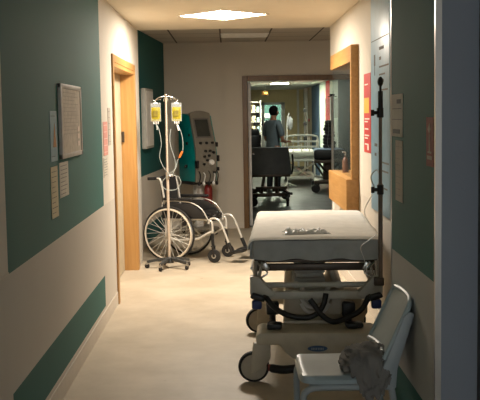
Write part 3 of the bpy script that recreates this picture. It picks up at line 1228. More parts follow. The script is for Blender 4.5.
for k in range(5):
    a = 2 * pi * k / 5 + 0.35
    x, y = 0.235 * cos(a), 0.235 * sin(a)
    g = MB()
    g.lathe([(0, -0.012), (0.022, -0.012), (0.026, -0.006), (0.026, 0.006), (0.022, 0.012), (0, 0.012)], (0, 0, 0), 'Y', 18)
    R = Matrix.Rotation(a + 0.9 * (k - 2), 3, 'Z')
    for v in g.bm.verts:
        v.co = R @ v.co + Vector((x, y, 0.026))
    w_ = g.build('caster', m_rubber, IV)
    g = MB()
    g.box((x, y, 0.052), (0.03, 0.036, 0.022), R, 0.006)
    g.tube([(x, y, 0.05), (x, y, 0.075)], 0.007, 8)
    g.build('fork', m_steel, w_)
g = MB()
for k, a in enumerate((0.0, pi / 2, pi, 3 * pi / 2)):
    pts = [(0, 0, 1.78), (0.04, 0, 1.778), (0.085, 0, 1.765), (0.105, 0, 1.745), (0.108, 0, 1.733), (0.12, 0, 1.732), (0.128, 0, 1.75)]
    g.tube([(p_[0] * cos(a), p_[0] * sin(a), p_[2]) for p_ in pts], 0.0045, 8, 4)
    for r_ in (0.045, 0.075):
        g.tube([(r_ * cos(a), r_ * sin(a), 1.77), ((r_ + .01) * cos(a), (r_ + .01) * sin(a), 1.745), ((r_ + .022) * cos(a), (r_ + .022) * sin(a), 1.752)], 0.003, 6, 4)
g.blob((0, 0, 1.795), (0.012, 0.012, 0.014), 2)
g.build('hook_crown', m_chrome, IV)

m_fluid = mat('yellow_fluid', srgb(136, 124, 0), 0.6, var=0.15, scale=18)


def infusion_bag(x, y, ztop, label, side, col=None):
    t = thing('infusion_bag', label, 'infusion bag', (x, y, ztop), 0.1, 'yellow infusion bags on drip stand')
    g = MB()
    g.sheet(10, 12, lambda u, v, un: Vector(((u - .5) * 0.105, (-1 if not un else 1) * (0.010 * (1 - (2 * u - 1) ** 2) * min(1, v * 3) + 0.0008), -0.02 - 0.19 * v)), 1)
    g.build('pouch', m_film, t)
    g = MB()
    g.sheet(10, 12, lambda u, v, un: Vector(((u - .5) * 0.095, (-1 if not un else 1) * (0.0175 * (1 - (2 * u - 1) ** 2) * sin(pi * min(1, 0.2 + v * .7)) + 0.0012), -0.065 - 0.143 * v)), 1)
    g.build('fluid', m_fluid, t)
    g = MB()
    g.span((-0.02, -0.002, -0.03), (0.02, 0.002, -0.015))
    g.tube([(0, 0, -0.02), (0, 0, 0.0)], 0.003, 6)
    g.build('hanger', m_white_p, t)
    for dx in (-0.022, 0.0, 0.022):
        g = MB()
        g.tube([(dx, 0, -0.208), (dx, 0, -0.235)], 0.006, 8)
        g.build('port', m_white_p, t)
    g = MB()
    g.span((-0.028, -0.0205, -0.16), (0.02, -0.0185, -0.10))
    g.build('bag_label', mat('bag_print', srgb(104, 92, 6), 0.6, var=0.2, scale=60), t, smooth=False)
    return t


ca, sa = cos(0.25), sin(0.25)
bl = (-0.635 - 0.105, 9.82 - 0.03)
brr = (-0.635 + 0.105, 9.82 + 0.025)
infusion_bag(bl[0], bl[1], 1.735, 'yellow infusion bag hanging at the left side of the drip stand', -1)
infusion_bag(brr[0], brr[1], 1.735, 'yellow infusion bag hanging at the right side of the drip stand', 1)
t = thing('infusion_line', 'clear infusion tube looping from the left yellow bag down the pole', 'tube', (0, 0, 0))
g = MB()
g.tube([(bl[0], bl[1], 1.50), (bl[0] + .03, bl[1], 1.44), (bl[0] + .05, bl[1], 1.3), (bl[0] + .03, bl[1], 1.16), (bl[0] + .08, bl[1] - .02, 1.04), (-0.585, 9.78, 0.98), (-0.55, 9.79, 1.1), (-0.6, 9.79, 1.3), (-0.59, 9.79, 1.45)], 0.0035, 6, 8)
g.build('tubing', m_tubing, t)
g = MB()
g.tube([(bl[0] + .008, bl[1], 1.49), (bl[0] + .012, bl[1], 1.44)], 0.009, 8)
g.build('drip_chamber', m_tubing, t)
t = thing('infusion_line', 'clear infusion tube with orange valve hanging from the right yellow bag', 'tube', (0, 0, 0))
g = MB()
g.tube([(brr[0], brr[1], 1.50), (brr[0] + .04, brr[1], 1.42), (brr[0] + .06, brr[1], 1.3), (brr[0] + .05, brr[1], 1.2), (brr[0], brr[1], 1.12), (-0.55, 9.78, 1.04), (-0.62, 9.77, 0.98), (-0.69, 9.78, 0.9), (-0.66, 9.79, 0.83), (-0.56, 9.79, 0.82), (-0.5, 9.8, 0.88), (-0.52, 9.8, 0.95), (-0.58, 9.8, 0.97)], 0.0035, 6, 8)
g.build('tubing', m_tubing, t)
g = MB()
g.tube([(brr[0] + .005, brr[1], 1.49), (brr[0] + .02, brr[1], 1.43)], 0.010, 8)
g.build('drip_chamber', m_white_p, t)
g = MB()
g.tube([(brr[0] + .052, brr[1] - .003, 1.215), (brr[0] + .02, brr[1] - .003, 1.15)], 0.011, 8)
g.build('flow_valve', mat('orange_valve', srgb(226, 110, 40), 0.4), t)

# ------------------------------------------------------------ wheelchair
WC = thing('wheelchair', 'black folding wheelchair with white-rimmed wheels in the alcove behind the drip stand', 'wheelchair', (-0.57, 10.5, 0), radians(-20))
m_wcfab = mat('black_nylon', srgb(30, 30, 32), 0.7, bump=0.2)
m_wctube = mat('silver_tube', srgb(206, 204, 196), 0.32, 0.35)
R_W = 0.305
for s in (-1, 1):
    y = s * 0.27
    tilt = 0.0
    g = MB()
    g.tube([(R_W * 0.985 * cos(a), y, R_W + R_W * 0.945 * sin(a) - 0.004) if False else ((R_W - 0.012) * cos(a), y, R_W + (R_W - 0.012) * sin(a)) for a in [2 * pi * k / 48 for k in range(48)]], 0.012, 8, 0, True)
    wh = g.build('rear_wheel', m_rubber, WC)
    g = MB()
    g.tube([((R_W - 0.03) * cos(a), y, R_W + (R_W - 0.03) * sin(a)) for a in [2 * pi * k / 48 for k in range(48)]], 0.0085, 8, 0, True)
    g.build('rim', m_steel, wh)
    g = MB()
    g.tube([((R_W - 0.036) * cos(a), y + s * 0.028, R_W + (R_W - 0.036) * sin(a)) for a in [2 * pi * k / 48 for k in range(48)]], 0.009, 8, 0, True)
    for k in range(6):
        a = 2 * pi * k / 6
        g.tube([((R_W - 0.036) * cos(a), y + s * 0.028, R_W + (R_W - 0.036) * sin(a)), ((R_W - 0.03) * cos(a), y, R_W + (R_W - 0.03) * sin(a))], 0.004, 6)
    pr = g.build('push_rim', mat('push_rim_cream', srgb(224, 214, 196), 0.35, 0.1), wh)
    g = MB()
    for k in range(28):
        a = 2 * pi * k / 28
        off = 0.35 if k % 2 else -0.35
        yy = y + (0.02 if k % 4 < 2 else -0.02)
        g.tube([(0.022 * cos(a + off * 3), yy, R_W + 0.022 * sin(a + off * 3)), ((R_W - 0.034) * cos(a), y, R_W + (R_W - 0.034) * sin(a))], 0.0026, 5)
    g.build('spokes', m_wctube, wh)
    g = MB()
    g.lathe([(0, -0.035), (0.018, -0.035), (0.024, -0.02), (0.018, 0), (0.024, 0.02), (0.018, 0.035), (0, 0.035)], (0, y, R_W), 'Y', 16)
    g.build('hub', m_steel, wh)
    # caster
    g = MB()
    cx, cy = 0.50, s * 0.215
    g.lathe([(0, -0.015), (0.05, -0.015), (0.066, -0.013), (0.072, -0.006), (0.072, 0.006), (0.066, 0.013), (0.05, 0.015), (0, 0.015)], (cx, cy, 0.072), 'Y', 24)
    cw = g.build('front_caster', m_rubber, WC)
    g = MB()
    g.lathe([(0, -0.018), (0.022, -0.018), (0.026, -0.0155), (0.026, 0.0155), (0.022, 0.018), (0, 0.018)], (cx, cy, 0.072), 'Y', 16)
    g.build('hub', m_steel, cw)
    g = MB()
    for d in (-0.024, 0.024):
        g.box((cx - 0.002, cy + d, 0.12), (0.026, 0.006, 0.12), Matrix.Rotation(-0.1, 3, 'Y'), 0.002)
    g.box((cx - 0.01, cy, 0.178), (0.035, 0.056, 0.012), None, 0.003)
    g.tube([(cx - 0.01, cy, 0.175), (cx - 0.02, cy, 0.31)], 0.017, 10)
    g.build('fork', m_black, cw)
    # side frame
    yf = s * 0.215
    g = MB()
    g.tube([(-0.08, yf, 0.24), (0.1, yf, 0.235), (0.3, yf, 0.25), (0.42, yf, 0.31), (0.5, yf, 0.345)], 0.0125, 10, 4)
    g.tube([(-0.08, yf, 0.46), (0.2, yf, 0.465), (0.42, yf, 0.46), (0.48, yf, 0.43), (0.485, yf, 0.32)], 0.0125, 10, 4)
    g.tube([(-0.06, yf, 0.2), (-0.06, yf, 0.5), (-0.075, yf, 0.7), (-0.11, yf, 0.88), (-0.15, yf, 0.905), (-0.22, yf, 0.905)], 0.0115, 10, 4)
    g.tube([(0.0, yf, R_W), (0.0, yf, 0.46)], 0.016, 10)
    g.build('side_frame', m_wctube, WC)
    g = MB()
    g.tube([(-0.15, yf, 0.906), (-0.26, yf, 0.90)], 0.017, 10)
    g.build('push_handle', m_rubber, WC)
    # armrest with curved black guard
    g = MB()
    pts = [(-0.09, 0.47), (-0.09, 0.60), (-0.05, 0.635), (0.16, 0.64), (0.26, 0.625), (0.36, 0.56), (0.42, 0.475)]
    g.prism(pts, yf + s * 0.012, yf + s * 0.024, 'Y', 0.003)
    g.build('side_guard', m_black, WC)
    g = MB()
    g.tube([(-0.085, yf + s * .02, 0.56), (-0.085, yf + s * .02, 0.63), (-0.04, yf + s * .02, 0.66), (0.12, yf + s * .02, 0.66), (0.25, yf + s * .02, 0.645), (0.37, yf + s * .02, 0.58), (0.44, yf + s * .02, 0.47)], 0.007, 10, 5)
    arm = g.build('arm_tube', m_wctube, WC)
    g = MB()
    g.box((0.1, yf + s * .02, 0.683), (0.34, 0.05, 0.03), None, 0.012, 3)
    g.build('arm_pad', m_black, arm)
    # leg rest
    g = MB()
    g.tube([(0.44, yf, 0.42), (0.465, yf, 0.47), (0.53, yf, 0.475), (0.58, yf, 0.43), (0.64, yf, 0.29), (0.685, yf, 0.17)], 0.0125, 10, 5)
    lr = g.build('leg_rest', m_wctube, WC)
    g = MB()
    g.tube([(0.665, yf, 0.22), (0.71, yf, 0.12)], 0.02, 10)
    R = Matrix.Rotation(0.28, 3, 'Y')
    g.box((0.745, yf - s * 0.085, 0.12), (0.17, 0.18, 0.03), Matrix.Rotation(-0.2, 3, 'Y'), 0.006)
    g.build('footplate', m_black, lr)
    g = MB()
    g.box((0.17, s * 0.235, 0.43), (0.05, 0.02, 0.07), None, 0.006)
    g.tube([(0.18, s * 0.237, 0.43), (0.2, s * 0.24, 0.44)], 0.008, 8)
    g.build('brake', m_black, WC)
    g = MB()
    g.tube([(0.2, s * 0.24, 0.44), (0.26, s * 0.245, 0.5)], 0.008, 8)
    g.build('brake_lever', m_black, WC)
g = MB()
g.sheet(16, 12, lambda u, v, un: Vector((-0.06 + 0.5 * u, -0.205 + 0.41 * v, 0.50 - 0.02 * sin(pi * v) + (-0.05 if un else 0.0) + 0.012 * sin(pi * u))), 1)
g.build('seat_cushion', m_wcfab, WC)
g = MB()
g.sheet(12, 14, lambda u, v, un: Vector((-0.065 - 0.045 * v - 0.035 * sin(pi * u) + (-0.02 if un else 0.0), -0.2 + 0.4 * u, 0.52 + 0.39 * v + 0.012 * sin(pi * u))), 1)
g.build('backrest', m_wcfab, WC)
g = MB()
g.tube([(0.15, -0.2, 0.25), (0.15, 0.2, 0.45)], 0.011, 8)
g.tube([(0.17, 0.2, 0.25), (0.17, -0.2, 0.45)], 0.011, 8)
g.build('cross_brace', m_wctube, WC)
g = MB()
g.blob((0.36, 0.0, 0.50), (0.14, 0.17, 0.055), 3, lambda d: 0.85 + 0.22 * noise.noise(d * 2.3))
g.build('folded_strap', m_black, WC)

# ------------------------------------------------------------ dialysis / monitoring machine
MC = thing('medical_machine', 'tall teal and grey medical machine with screen standing behind the wheelchair', 'medical machine', (-0.41, 12.62, 0), radians(32))
m_mteal = mat('machine_teal', srgb(0, 130, 130), 0.4)
m_mgrey = mat('machine_grey', srgb(118, 114, 104), 0.45)


def front_y(z):
    t_ = (z - 0.70) / 0.9
    return -0.2 + 0.03 * sin(pi * min(1, t_ * 1.2)) * -1 + 0.12 * max(0, t_ - 0.35) ** 1.5 * 2.0


g = MB()
prof = []
for k in range(19):
    z = 0.72 + 0.86 * k / 18
    prof.append((front_y(z), z))
prof += [(0.09, 1.61), (0.15, 1.61), (0.21, 1.55), (0.22, 1.4), (0.22, 0.72)]
g.prism(prof, -0.165, 0.165, 'X', 0.006)
g.build('body', m_mteal, MC)
g = MB()


def bez(u, v, un):
    z = 0.715 + 0.93 * v
    x = -0.17 + 0.31 * u
    arch = 0.035 * (2 * u - 1) ** 2 * max(0, (v - 0.85) / 0.15)
    z -= arch
    y = front_y(z) - 0.025
    if un:
        y += 0.024 + 0.02 * v
    return Vector((x * (1 - 0.04 * v), y, z))


g.sheet(14, 24, bez, 1)
face = g.build('front_face', m_mgrey, MC)


def on_face(name, x0, x1, z0, z1, m, par, d=0.008):
    g = MB()
    ya, yb = front_y(z0) - 0.025, front_y(z1) - 0.025

    def fn(u, v, un):
        return Vector((x0 + (x1 - x0) * u, ya + (yb - ya) * v - (d if not un else -0.01), z0 + (z1 - z0) * v))
    g.sheet(1, 1, fn, 1)
    return g.build(name, m, par, smooth=False)


on_face('screen_bezel', -0.135, 0.10, 1.29, 1.55, mat('bezel_dark', srgb(96, 94, 90), 0.4), MC, 0.004)
on_face('screen', -0.115, 0.08, 1.31, 1.53, mat('screen_dark', srgb(58, 60, 56), 0.2), MC, 0.008)
for x, z in ((-0.09, 1.225), (0.0, 1.225), (0.09, 1.225), (-0.03, 1.12), (0.04, 1.12), (-0.05, 1.05), (0.02, 1.06), (0.09, 1.10), (-0.01, 1.0), (0.1, 0.84), (-0.06, 0.95)):
    g = MB()
    y = front_y(z) - 0.03
    g.tube([(x, y + 0.01, z), (x, y - 0.02, z)], 0.017, 10)
    g.build('knob', m_black, MC)
g = MB()
z = 0.97
g.lathe([(0, -0.03), (0.03, -0.03), (0.038, -0.01), (0.038, 0.02), (0, 0.02)], (0.055, front_y(z) - 0.03, z), 'Y', 18)
g.build('rotary_dial', m_white_p, MC)
for k, x in enumerate((-0.13, -0.06, 0.02, 0.09, 0.14)):
    g = MB()
    zt = 0.86 - 0.02 * (k % 2)
    y = front_y(0.78) - 0.035
    g.tube([(x, y, zt), (x + 0.012, y - 0.02, 0.80), (x, y, 0.70)], 0.007, 8, 5)
    g.blob((x, y - 0.002, 0.695), (0.02, 0.02, 0.028), 2)
    g.build('connector_hose', m_white_p if k % 2 else m_black, MC)
for c_, d_ in (((-0.165, front_y(1.0) - 0.03, 0.95), (0.03, 0.07, 0.1)), ((-0.185, 0.0, 0.92), (0.04, 0.03, 0.04)),
                ((-0.175, -0.02, 1.22), (0.02, 0.04, 0.04)), ((-0.172, -0.08, 1.33), (0.02, 0.03, 0.03)),
                ((0.16, front_y(1.2) - 0.01, 1.2), (0.03, 0.05, 0.06)), ((0.165, front_y(1.0) - 0.01, 1.02), (0.03, 0.05, 0.08)),
                ((0.165, front_y(.9) - 0.01, 0.88), (0.03, 0.05, 0.05))):
    g = MB()
    g.box(c_, d_, None, 0.006)
    g.build('side_latch', m_black, MC)
g = MB()
g.span((-0.17, -0.17, 0.68), (0.17, 0.2, 0.722), 0.008)
g.build('under_tray', m_black, MC)
g = MB()
g.span((-0.05, -0.04, 0.1), (0.05, 0.06, 0.685), 0.01)
g.build('column', m_white_p, MC)
g = MB()
g.span((-0.2, -0.2, 0.06), (0.2, 0.2, 0.11), 0.02)
g.build('base', m_mgrey, MC)
for x in (-0.16, 0.16):
    for y in (-0.16, 0.16):
        g = MB()
        g.lathe([(0, -0.012), (0.03, -0.012), (0.032, 0), (0.03, 0.012), (0, 0.012)], (x, y, 0.032), 'Y', 16)
        g.build('caster', m_rubber, MC)
g = MB()
g.lathe([(0, 0.36), (0.05, 0.36), (0.055, 0.37), (0.055, 0.62), (0.04, 0.66), (0.02, 0.675), (0, 0.675)], (0.075, -0.13, 0), 'Z', 20)
g.tube([(0.075, -0.09, 0.5), (0.02, -0.03, 0.5)], 0.012, 8)
b = g.build('canister', mat('dark_red_plastic', srgb(120, 34, 30), 0.4), MC)
b['label'] = 'dark red canister under the machine'

# ------------------------------------------------------------ small bottle on the window sill
g = MB()
g.lathe([(0, 0), (0.028, 0), (0.03, 0.005), (0.03, 0.11), (0.02, 0.135), (0.01, 0.145), (0.01, 0.16), (0, 0.16)], (0, 0, 0), 'Z', 18)
BT = thing('gel_bottle', 'small brown hand gel bottle standing on the wooden window ledge', 'bottle', (1.10, 8.95, 1.02))
g.build('body', mat('brown_bottle', srgb(120, 82, 62), 0.35), BT)
g = MB()
g.tube([(0, 0, 0.158), (0, 0, 0.195), (-0.03, -0.01, 0.195)], 0.006, 8)
g.build('pump', m_white_p, BT)
g = MB()
g.span((RW - 0.002, 8.031, 0.98), (RW + 0.1, 9.36, 1.02))
g.build('window_ledge', m_wood_y, wf, smooth=False)

# ------------------------------------------------------------ beyond the doorway
# grey stretcher with raised back
S2 = thing('grey_stretcher', 'dark grey padded stretcher with raised back, just beyond the doorway', 'stretcher', (0.70, 16.2, 0), radians(-2))
m_pad = mat('dark_grey_pad', srgb(84, 88, 88), 0.55, bump=0.1)
g = MB()
g.prism([(0.0, 0.56), (0.09, 0.56), (0.16, 1.0), (0.12, 1.03), (0.06, 1.02)], -0.37, 0.37, 'X', 0.015)
for v in g.bm.verts:
    if v.co.z > 0.9:
        v.co.x *= 0.88
g.build('raised_back', m_pad, S2)
g = MB()
g.span((-0.36, 0.07, 0.58), (0.36, 1.75, 0.66), 0.02)
g.build('mattress', m_pad, S2)
g = MB()
for x in (-0.33, 0.33):
    g.span((x - .02, 0.0, 0.52), (x + .02, 1.7, 0.56), 0.004)
for y in (0.02, 1.65):
    g.span((-0.35, y - .02, 0.52), (0.35, y + .02, 0.56), 0.004)
g.tube([(-0.15, 0.3, 0.2), (-0.1, 0.3, 0.53)], 0.03, 8)
g.tube([(0.12, 0.3, 0.2), (0.12, 0.3, 0.53)], 0.03, 8)
g.tube([(0.12, 1.3, 0.2), (0.12, 1.3, 0.53)], 0.03, 8)
g.span((-0.3, 0.25, 0.16), (0.3, 0.33, 0.22), 0.01)
g.span((-0.3, 1.3, 0.16), (0.3, 1.38, 0.22), 0.01)
g.span((-0.05, 0.2, 0.17), (0.05, 1.4, 0.21), 0.01)
g.span((-0.25, 0.2, 0.3), (0.3, 0.26, 0.34), 0.01)
g.build('frame', m_brownsteel, S2)
for x in (-0.3, 0.3):
    for y in (0.12, 1.45):
        g = MB()
        g.lathe([(0, -0.02), (0.08, -0.02), (0.085, 0), (0.08, 0.02), (0, 0.02)], (x, y, 0.085), 'X' if x > 0 and y < 1 else 'Y', 20)
        g.tube([(x, y, 0.1), (x * .96, y + .05, 0.2)], 0.03, 8)
        g.build('caster', m_rubber, S2)
g = MB()
g.tube([(0.37, 0.06, 0.56), (0.395, 0.06, 0.7), (0.39, 0.1, 0.9)], 0.015, 8, 4)
g.tube([(0.2, 0.0, 0.3), (0.33, -0.05, 0.24), (0.38, -0.06, 0.24)], 0.022, 8, 4)
g.build('side_lever', m_black, S2)

# person standing with back to the camera
PX, PY = 0.80, 18.35
PS = None


def skin_obj(name, joints, edges, m, parent=None, loc=(0, 0, 0), rz=0.0, sub=2, root=0):
    me = bpy.data.meshes.new(name)
    me.from_pydata([j[:3] for j in joints], edges, [])
    o = bpy.data.objects.new(name, me)
    C.objects.link(o)
    md = o.modifiers.new('skin', 'SKIN')
    md.use_smooth_shade = True
    if not me.skin_vertices:
        bpy.context.view_layer.update()
    sv = me.skin_vertices[0].data
    for i, j in enumerate(joints):
        r = j[3]
        sv[i].radius = (r, j[4] if len(j) > 4 else r)
        sv[i].use_root = (i == root)
    ss = o.modifiers.new('sub', 'SUBSURF')
    ss.levels = sub
    ss.render_levels = sub
    bpy.context.view_layer.update()
    dg = bpy.context.evaluated_depsgraph_get()
    ev = o.evaluated_get(dg)
    nm = bpy.data.meshes.new_from_object(ev)
    o.modifiers.clear()
    o.data = nm
    nm.materials.clear()
    nm.materials.append(m)
    for p_ in nm.polygons:
        p_.use_smooth = True
    if parent:
        o.parent = parent
    else:
        o.location = loc
        o.rotation_euler = (0, 0, rz)
    return o


m_skin = mat('skin', srgb(150, 102, 78), 0.55, var=0.03)
m_hair = mat('dark_hair', srgb(14, 12, 11), 0.95)
m_hair.node_tree.nodes['Principled BSDF'].inputs['Specular IOR Level'].default_value = 0.1
m_top = mat('grey_top', srgb(84, 94, 100), 0.85, bump=0.15)
m_trous = mat('dark_trousers', srgb(34, 36, 42), 0.85)
# local frame: x right, y away from the camera (the way the person faces)
J = [(0, 0, 0.95, 0.13, 0.10),      # 0 pelvis
     (0, 0.0, 1.12, 0.12, 0.09),     # 1 waist
     (0, 0.01, 1.30, 0.14, 0.10),     # 2 chest
     (0, 0.0, 1.42, 0.10, 0.085),     # 3 upper chest
     (0, 0.015, 1.49, 0.05, 0.05),   # 4 neck
     (0.0, 0.03, 1.56, 0.055, 0.06),  # 5 head base
     (0.0, 0.045, 1.63, 0.073, 0.085),  # 6 head
     (0.0, 0.045, 1.71, 0.05, 0.06)]  # 7 crown
E_ = [(0, 1), (1, 2), (2, 3), (3, 4), (4, 5), (5, 6), (6, 7)]


def add(pts, fromi):
    base = len(J)
    for k, p_ in enumerate(pts):
        J.append(p_)
        E_.append((fromi if k == 0 else base + k - 1, base + k))
    return base + len(pts) - 1


for s in (-1, 1):
    wr = add([(s * 0.14, 0.0, 1.42, 0.055), (s * 0.185, 0.0, 1.37, 0.05), (s * 0.215, 0.01, 1.22, 0.042), (s * 0.225, 0.03, 1.10, 0.036),
              (s * 0.19, 0.14, 1.06, 0.032), (s * 0.13, 0.24, 1.06, 0.024), (s * 0.12, 0.28, 1.06, 0.028)], 3)
    palm = wr
    for q in range(4):
        L = (0.032, 0.037, 0.035, 0.028)[q]
        x0 = s * (0.12 - 0.03 + q * 0.02)
        b0 = len(J)
        J.append((x0, 0.315, 1.062 - 0.0, 0.009))
        E_.append((palm, b0))
        J.append((x0 - s * .004, 0.315 + L, 1.055, 0.008))
        E_.append((b0, b0 + 1))
        J.append((x0 - s * .008, 0.315 + L * 1.6, 1.035, 0.007))
        E_.append((b0 + 1, b0 + 2))
    b0 = len(J)
    J.append((s * 0.085, 0.28, 1.07, 0.010))
    E_.append((palm, b0))
    J.append((s * 0.065, 0.305, 1.062, 0.008))
    E_.append((b0, b0 + 1))
    add([(s * 0.09, 0.0, 0.86, 0.085), (s * 0.10, 0.01, 0.68, 0.07), (s * 0.105, 0.02, 0.48, 0.052), (s * 0.11, 0.0, 0.33, 0.05),
         (s * 0.115, -0.01, 0.10, 0.036), (s * 0.12, 0.03, 0.045, 0.036), (s * 0.13, 0.14, 0.03, 0.03)], 0)
body = skin_obj('person', J, E_, m_skin, None, (PX + 0.06, PY, 0), radians(-48))
tag(body, 'person with short dark hair in a grey top, back turned, beyond the grey stretcher', 'person')
JT = [(0, 0, 0.82, 0.165, 0.13), (0, 0, 1.1, 0.15, 0.115), (0, 0.01, 1.3, 0.17, 0.125), (0, 0.0, 1.41, 0.125, 0.105), (0, 0.01, 1.46, 0.07, 0.07)]
ET = [(0, 1), (1, 2), (2, 3), (3, 4)]
for s in (-1, 1):
    b0 = len(JT)
    JT += [(s * 0.13, 0.0, 1.42, 0.075), (s * 0.185, 0.0, 1.36, 0.068), (s * 0.215, 0.01, 1.24, 0.06), (s * 0.226, 0.022, 1.15, 0.055)]
    ET += [(3, b0), (b0, b0 + 1), (b0 + 1, b0 + 2), (b0 + 2, b0 + 3)]
skin_obj('top', JT, ET, m_top, body)
JP = [(0, 0, 0.93, 0.145, 0.115)]
EP = []
for s in (-1, 1):
    b0 = len(JP)
    JP += [(s * 0.09, 0.0, 0.84, 0.1), (s * 0.1, 0.01, 0.66, 0.083), (s * 0.105, 0.02, 0.46, 0.066), (s * 0.113, 0, 0.12, 0.056)]
    EP += [(0, b0), (b0, b0 + 1), (b0 + 1, b0 + 2), (b0 + 2, b0 + 3)]
skin_obj('trousers', JP, EP, m_trous, body)
g = MB()
g.blob((0, 0.03, 1.655), (0.088, 0.098, 0.105), 4, lambda d: (1.0 + 0.05 * noise.noise(d * 5)) * (0.80 if (d.y > 0.45 and d.z < 0.35) else 1.0))
g.build('hair', m_hair, body)
for s in (-1, 1):
    g = MB()
    g.blob((s * 0.084, 0.05, 1.625), (0.012, 0.02, 0.03), 2)
    g.build('ear', m_skin, body)
g = MB()
g.blob((0, 0.145, 1.615), (0.013, 0.02, 0.025), 2)
g.build('nose', m_skin, body)
for s in (-1, 1):
    g = MB()
    g.blob((s * 0.03, 0.125, 1.645), (0.014, 0.01, 0.009), 2)
    g.build('eye', m_white_p, body)
    g = MB()
    g.blob((s * 0.125, 0.075, 0.035), (0.05, 0.13, 0.035), 3)
    g.build('shoe', m_black, body)
g = MB()
g.blob((0, 0.135, 1.575), (0.024, 0.008, 0.006), 2)
g.build('mouth', mat('lips', srgb(130, 70, 62), 0.5), body)

# black high-backed chair beside the left wall of the far corridor
OC = thing('office_chair', 'black high-backed chair partly hidden by the left door edge, beyond doorway', 'chair', (0.50, 18.6, 0), 0.3)
g = MB()
g.box((0, 0.0, 0.98), (0.3, 0.08, 0.44), None, 0.035, 3)
g.build('backrest', m_black, OC)
g = MB()
g.box((0.02, 0, 1.24), (0.18, 0.07, 0.14), None, 0.03, 3)
g.build('headrest', m_black, OC)
g = MB()
g.box((0, 0.22, 0.48), (0.38, 0.40, 0.08), None, 0.03, 3)
g.build('seat', m_black, OC)
g = MB()
g.tube([(0, 0.22, 0.1), (0, 0.22, 0.45)], 0.025, 10)
g.tube([(0, 0.05, 0.45), (0, 0.045, 0.8)], 0.02, 8)
for k in range(5):
    a = 2 * pi * k / 5
    g.tube([(0, 0.22, 0.12), (0.19 * cos(a), 0.22 + 0.19 * sin(a), 0.06)], 0.016, 8)
g.build('pedestal', m_black, OC)
for k in range(5):
    a = 2 * pi * k / 5
    g = MB()
    g.blob((0.19 * cos(a), 0.22 + 0.19 * sin(a), 0.028), (0.028, 0.028, 0.028), 2)
    g.build('caster', m_rubber, OC)

# white wall rack with small items behind
RK = thing('supply_rack', 'white wire supply rack with pale packs, far left beyond the black chair', 'rack', (0.62, 24.0, 0))
g = MB()
for x in (-0.16, 0.2):
    for y in (-0.15, 0.15):
        g.tube([(x, y, 0), (x, y, 1.95)], 0.012, 8)
for z in (0.4, 0.8, 1.15, 1.4, 1.65, 1.9):
    g.span((-0.17, -0.16, z), (0.21, 0.16, z + 0.015))
g.build('frame', m_white_m, RK)
random.seed(3)
for z in (1.165, 1.415, 1.665):
    for k in range(3):
        g = MB()
        hh = random.uniform(0.1, 0.18)
        g.box((0, 0, hh / 2), (0.09, 0.16, hh), None, 0.01)
        o = g.build('supply_pack', [m_paper, m_paper2, m_paper_blue][k])
        o.location = (0.52 + 0.12 * k, 23.96, z)
        tag(o, 'small pale pack on the white supply rack beyond the doorway', 'pack', 'pale packs on the supply rack')

# coat on far wall
g = MB()
g.sheet(12, 16, lambda u, v, un: Vector(((u - .5) * (0.16 + 0.14 * v), -0.03 - 0.02 * sin(u * 14) - 0.05 * v * (1 - (2 * u - 1) ** 2) + (0.03 if un else 0), 0.35 - 0.62 * v - 0.02 * sin(u * 9))), 1)
o = g.build('hanging_coat', mat('coat_grey', srgb(120, 116, 122), 0.9))
o.location = (0.92, 28.95, 1.55)
tag(o, 'grey coat hanging on the far end wall left of the white door frame', 'coat')

# far room contents through the white door frame
CB = thing('wall_cabinet', 'dark cabinet with white boxes seen through the far white door frame', 'cabinet', (1.3, 31.2, 0))
g = MB()
g.span((-0.35, -0.2, 0), (0.35, 0.28, 0.9), 0.01)
g.span((-0.35, 0.0, 1.2), (0.35, 0.28, 1.22))
g.build('body', m_black, CB)
g = MB()
for x in (-0.17, 0.17):
    g.span((x - 0.16, -0.215, 0.05), (x + 0.16, -0.2, 0.86), 0.005)
g.build('door', mat('cabinet_door', srgb(60, 66, 66), 0.5), CB)
for i, (x, z, w, h) in enumerate(((-0.08, 1.56, 0.3, 0.15), (-0.08, 1.33, 0.3, 0.12))):
    o = MB().box((0, 0, 0), (w, 0.02, h), None, 0.004).build('white_notice', m_white_p)
    o.location = (1.3 + x, 31.48, z)
    tag(o, ('upper' if i == 0 else 'lower') + ' white board on the wall seen through the far door frame', 'notice')


# white hospital bed
HB = thing('hospital_bed', 'white-framed hospital bed with rail headboard, far right beyond the doorway', 'bed', (1.62, 21.2, 0), radians(-2))
m_hb = mat('bed_white', srgb(206, 206, 196), 0.4)
g = MB()
g.tube([(-0.36, 0, 0.62), (-0.37, 0, 1.02), (-0.3, 0, 1.1), (0, 0, 1.12), (0.3, 0, 1.1), (0.37, 0, 1.02), (0.36, 0, 0.62)], 0.022, 10, 4)
for z in (0.98, 0.86, 0.72):
    g.span((-0.36, -0.012, z - 0.02), (0.36, 0.012, z + 0.02), 0.004)
for x in (-0.18, 0.0, 0.18):
    g.tube([(x, 0, 0.7), (x, 0, 1.1)], 0.01, 8)
g.build('headboard', m_hb, HB)
g = MB()
g.span((-0.36, 0.06, 0.60), (0.36, 1.95, 0.74), 0.03)
g.build('mattress', mat('bed_linen', srgb(190, 192, 184), 0.85), HB)
g = MB()
g.span((-0.38, 0.03, 0.53), (0.38, 1.98, 0.59), 0.008)
g.tube([(-0.3, 0.1, 0.5), (0.2, 0.8, 0.18)], 0.025, 8)
g.tube([(0.3, 0.1, 0.5), (-0.1, 0.8, 0.18)], 0.025, 8)
g.span((-0.32, 0.1, 0.14), (0.32, 1.9, 0.19), 0.01)
g.tube([(-0.3, 0.05, 0.12), (-0.3, 0.05, 0.6)], 0.022, 8)
g.tube([(0.3, 0.05, 0.12), (0.3, 0.05, 0.6)], 0.022, 8)
g.build('frame', m_hb, HB)
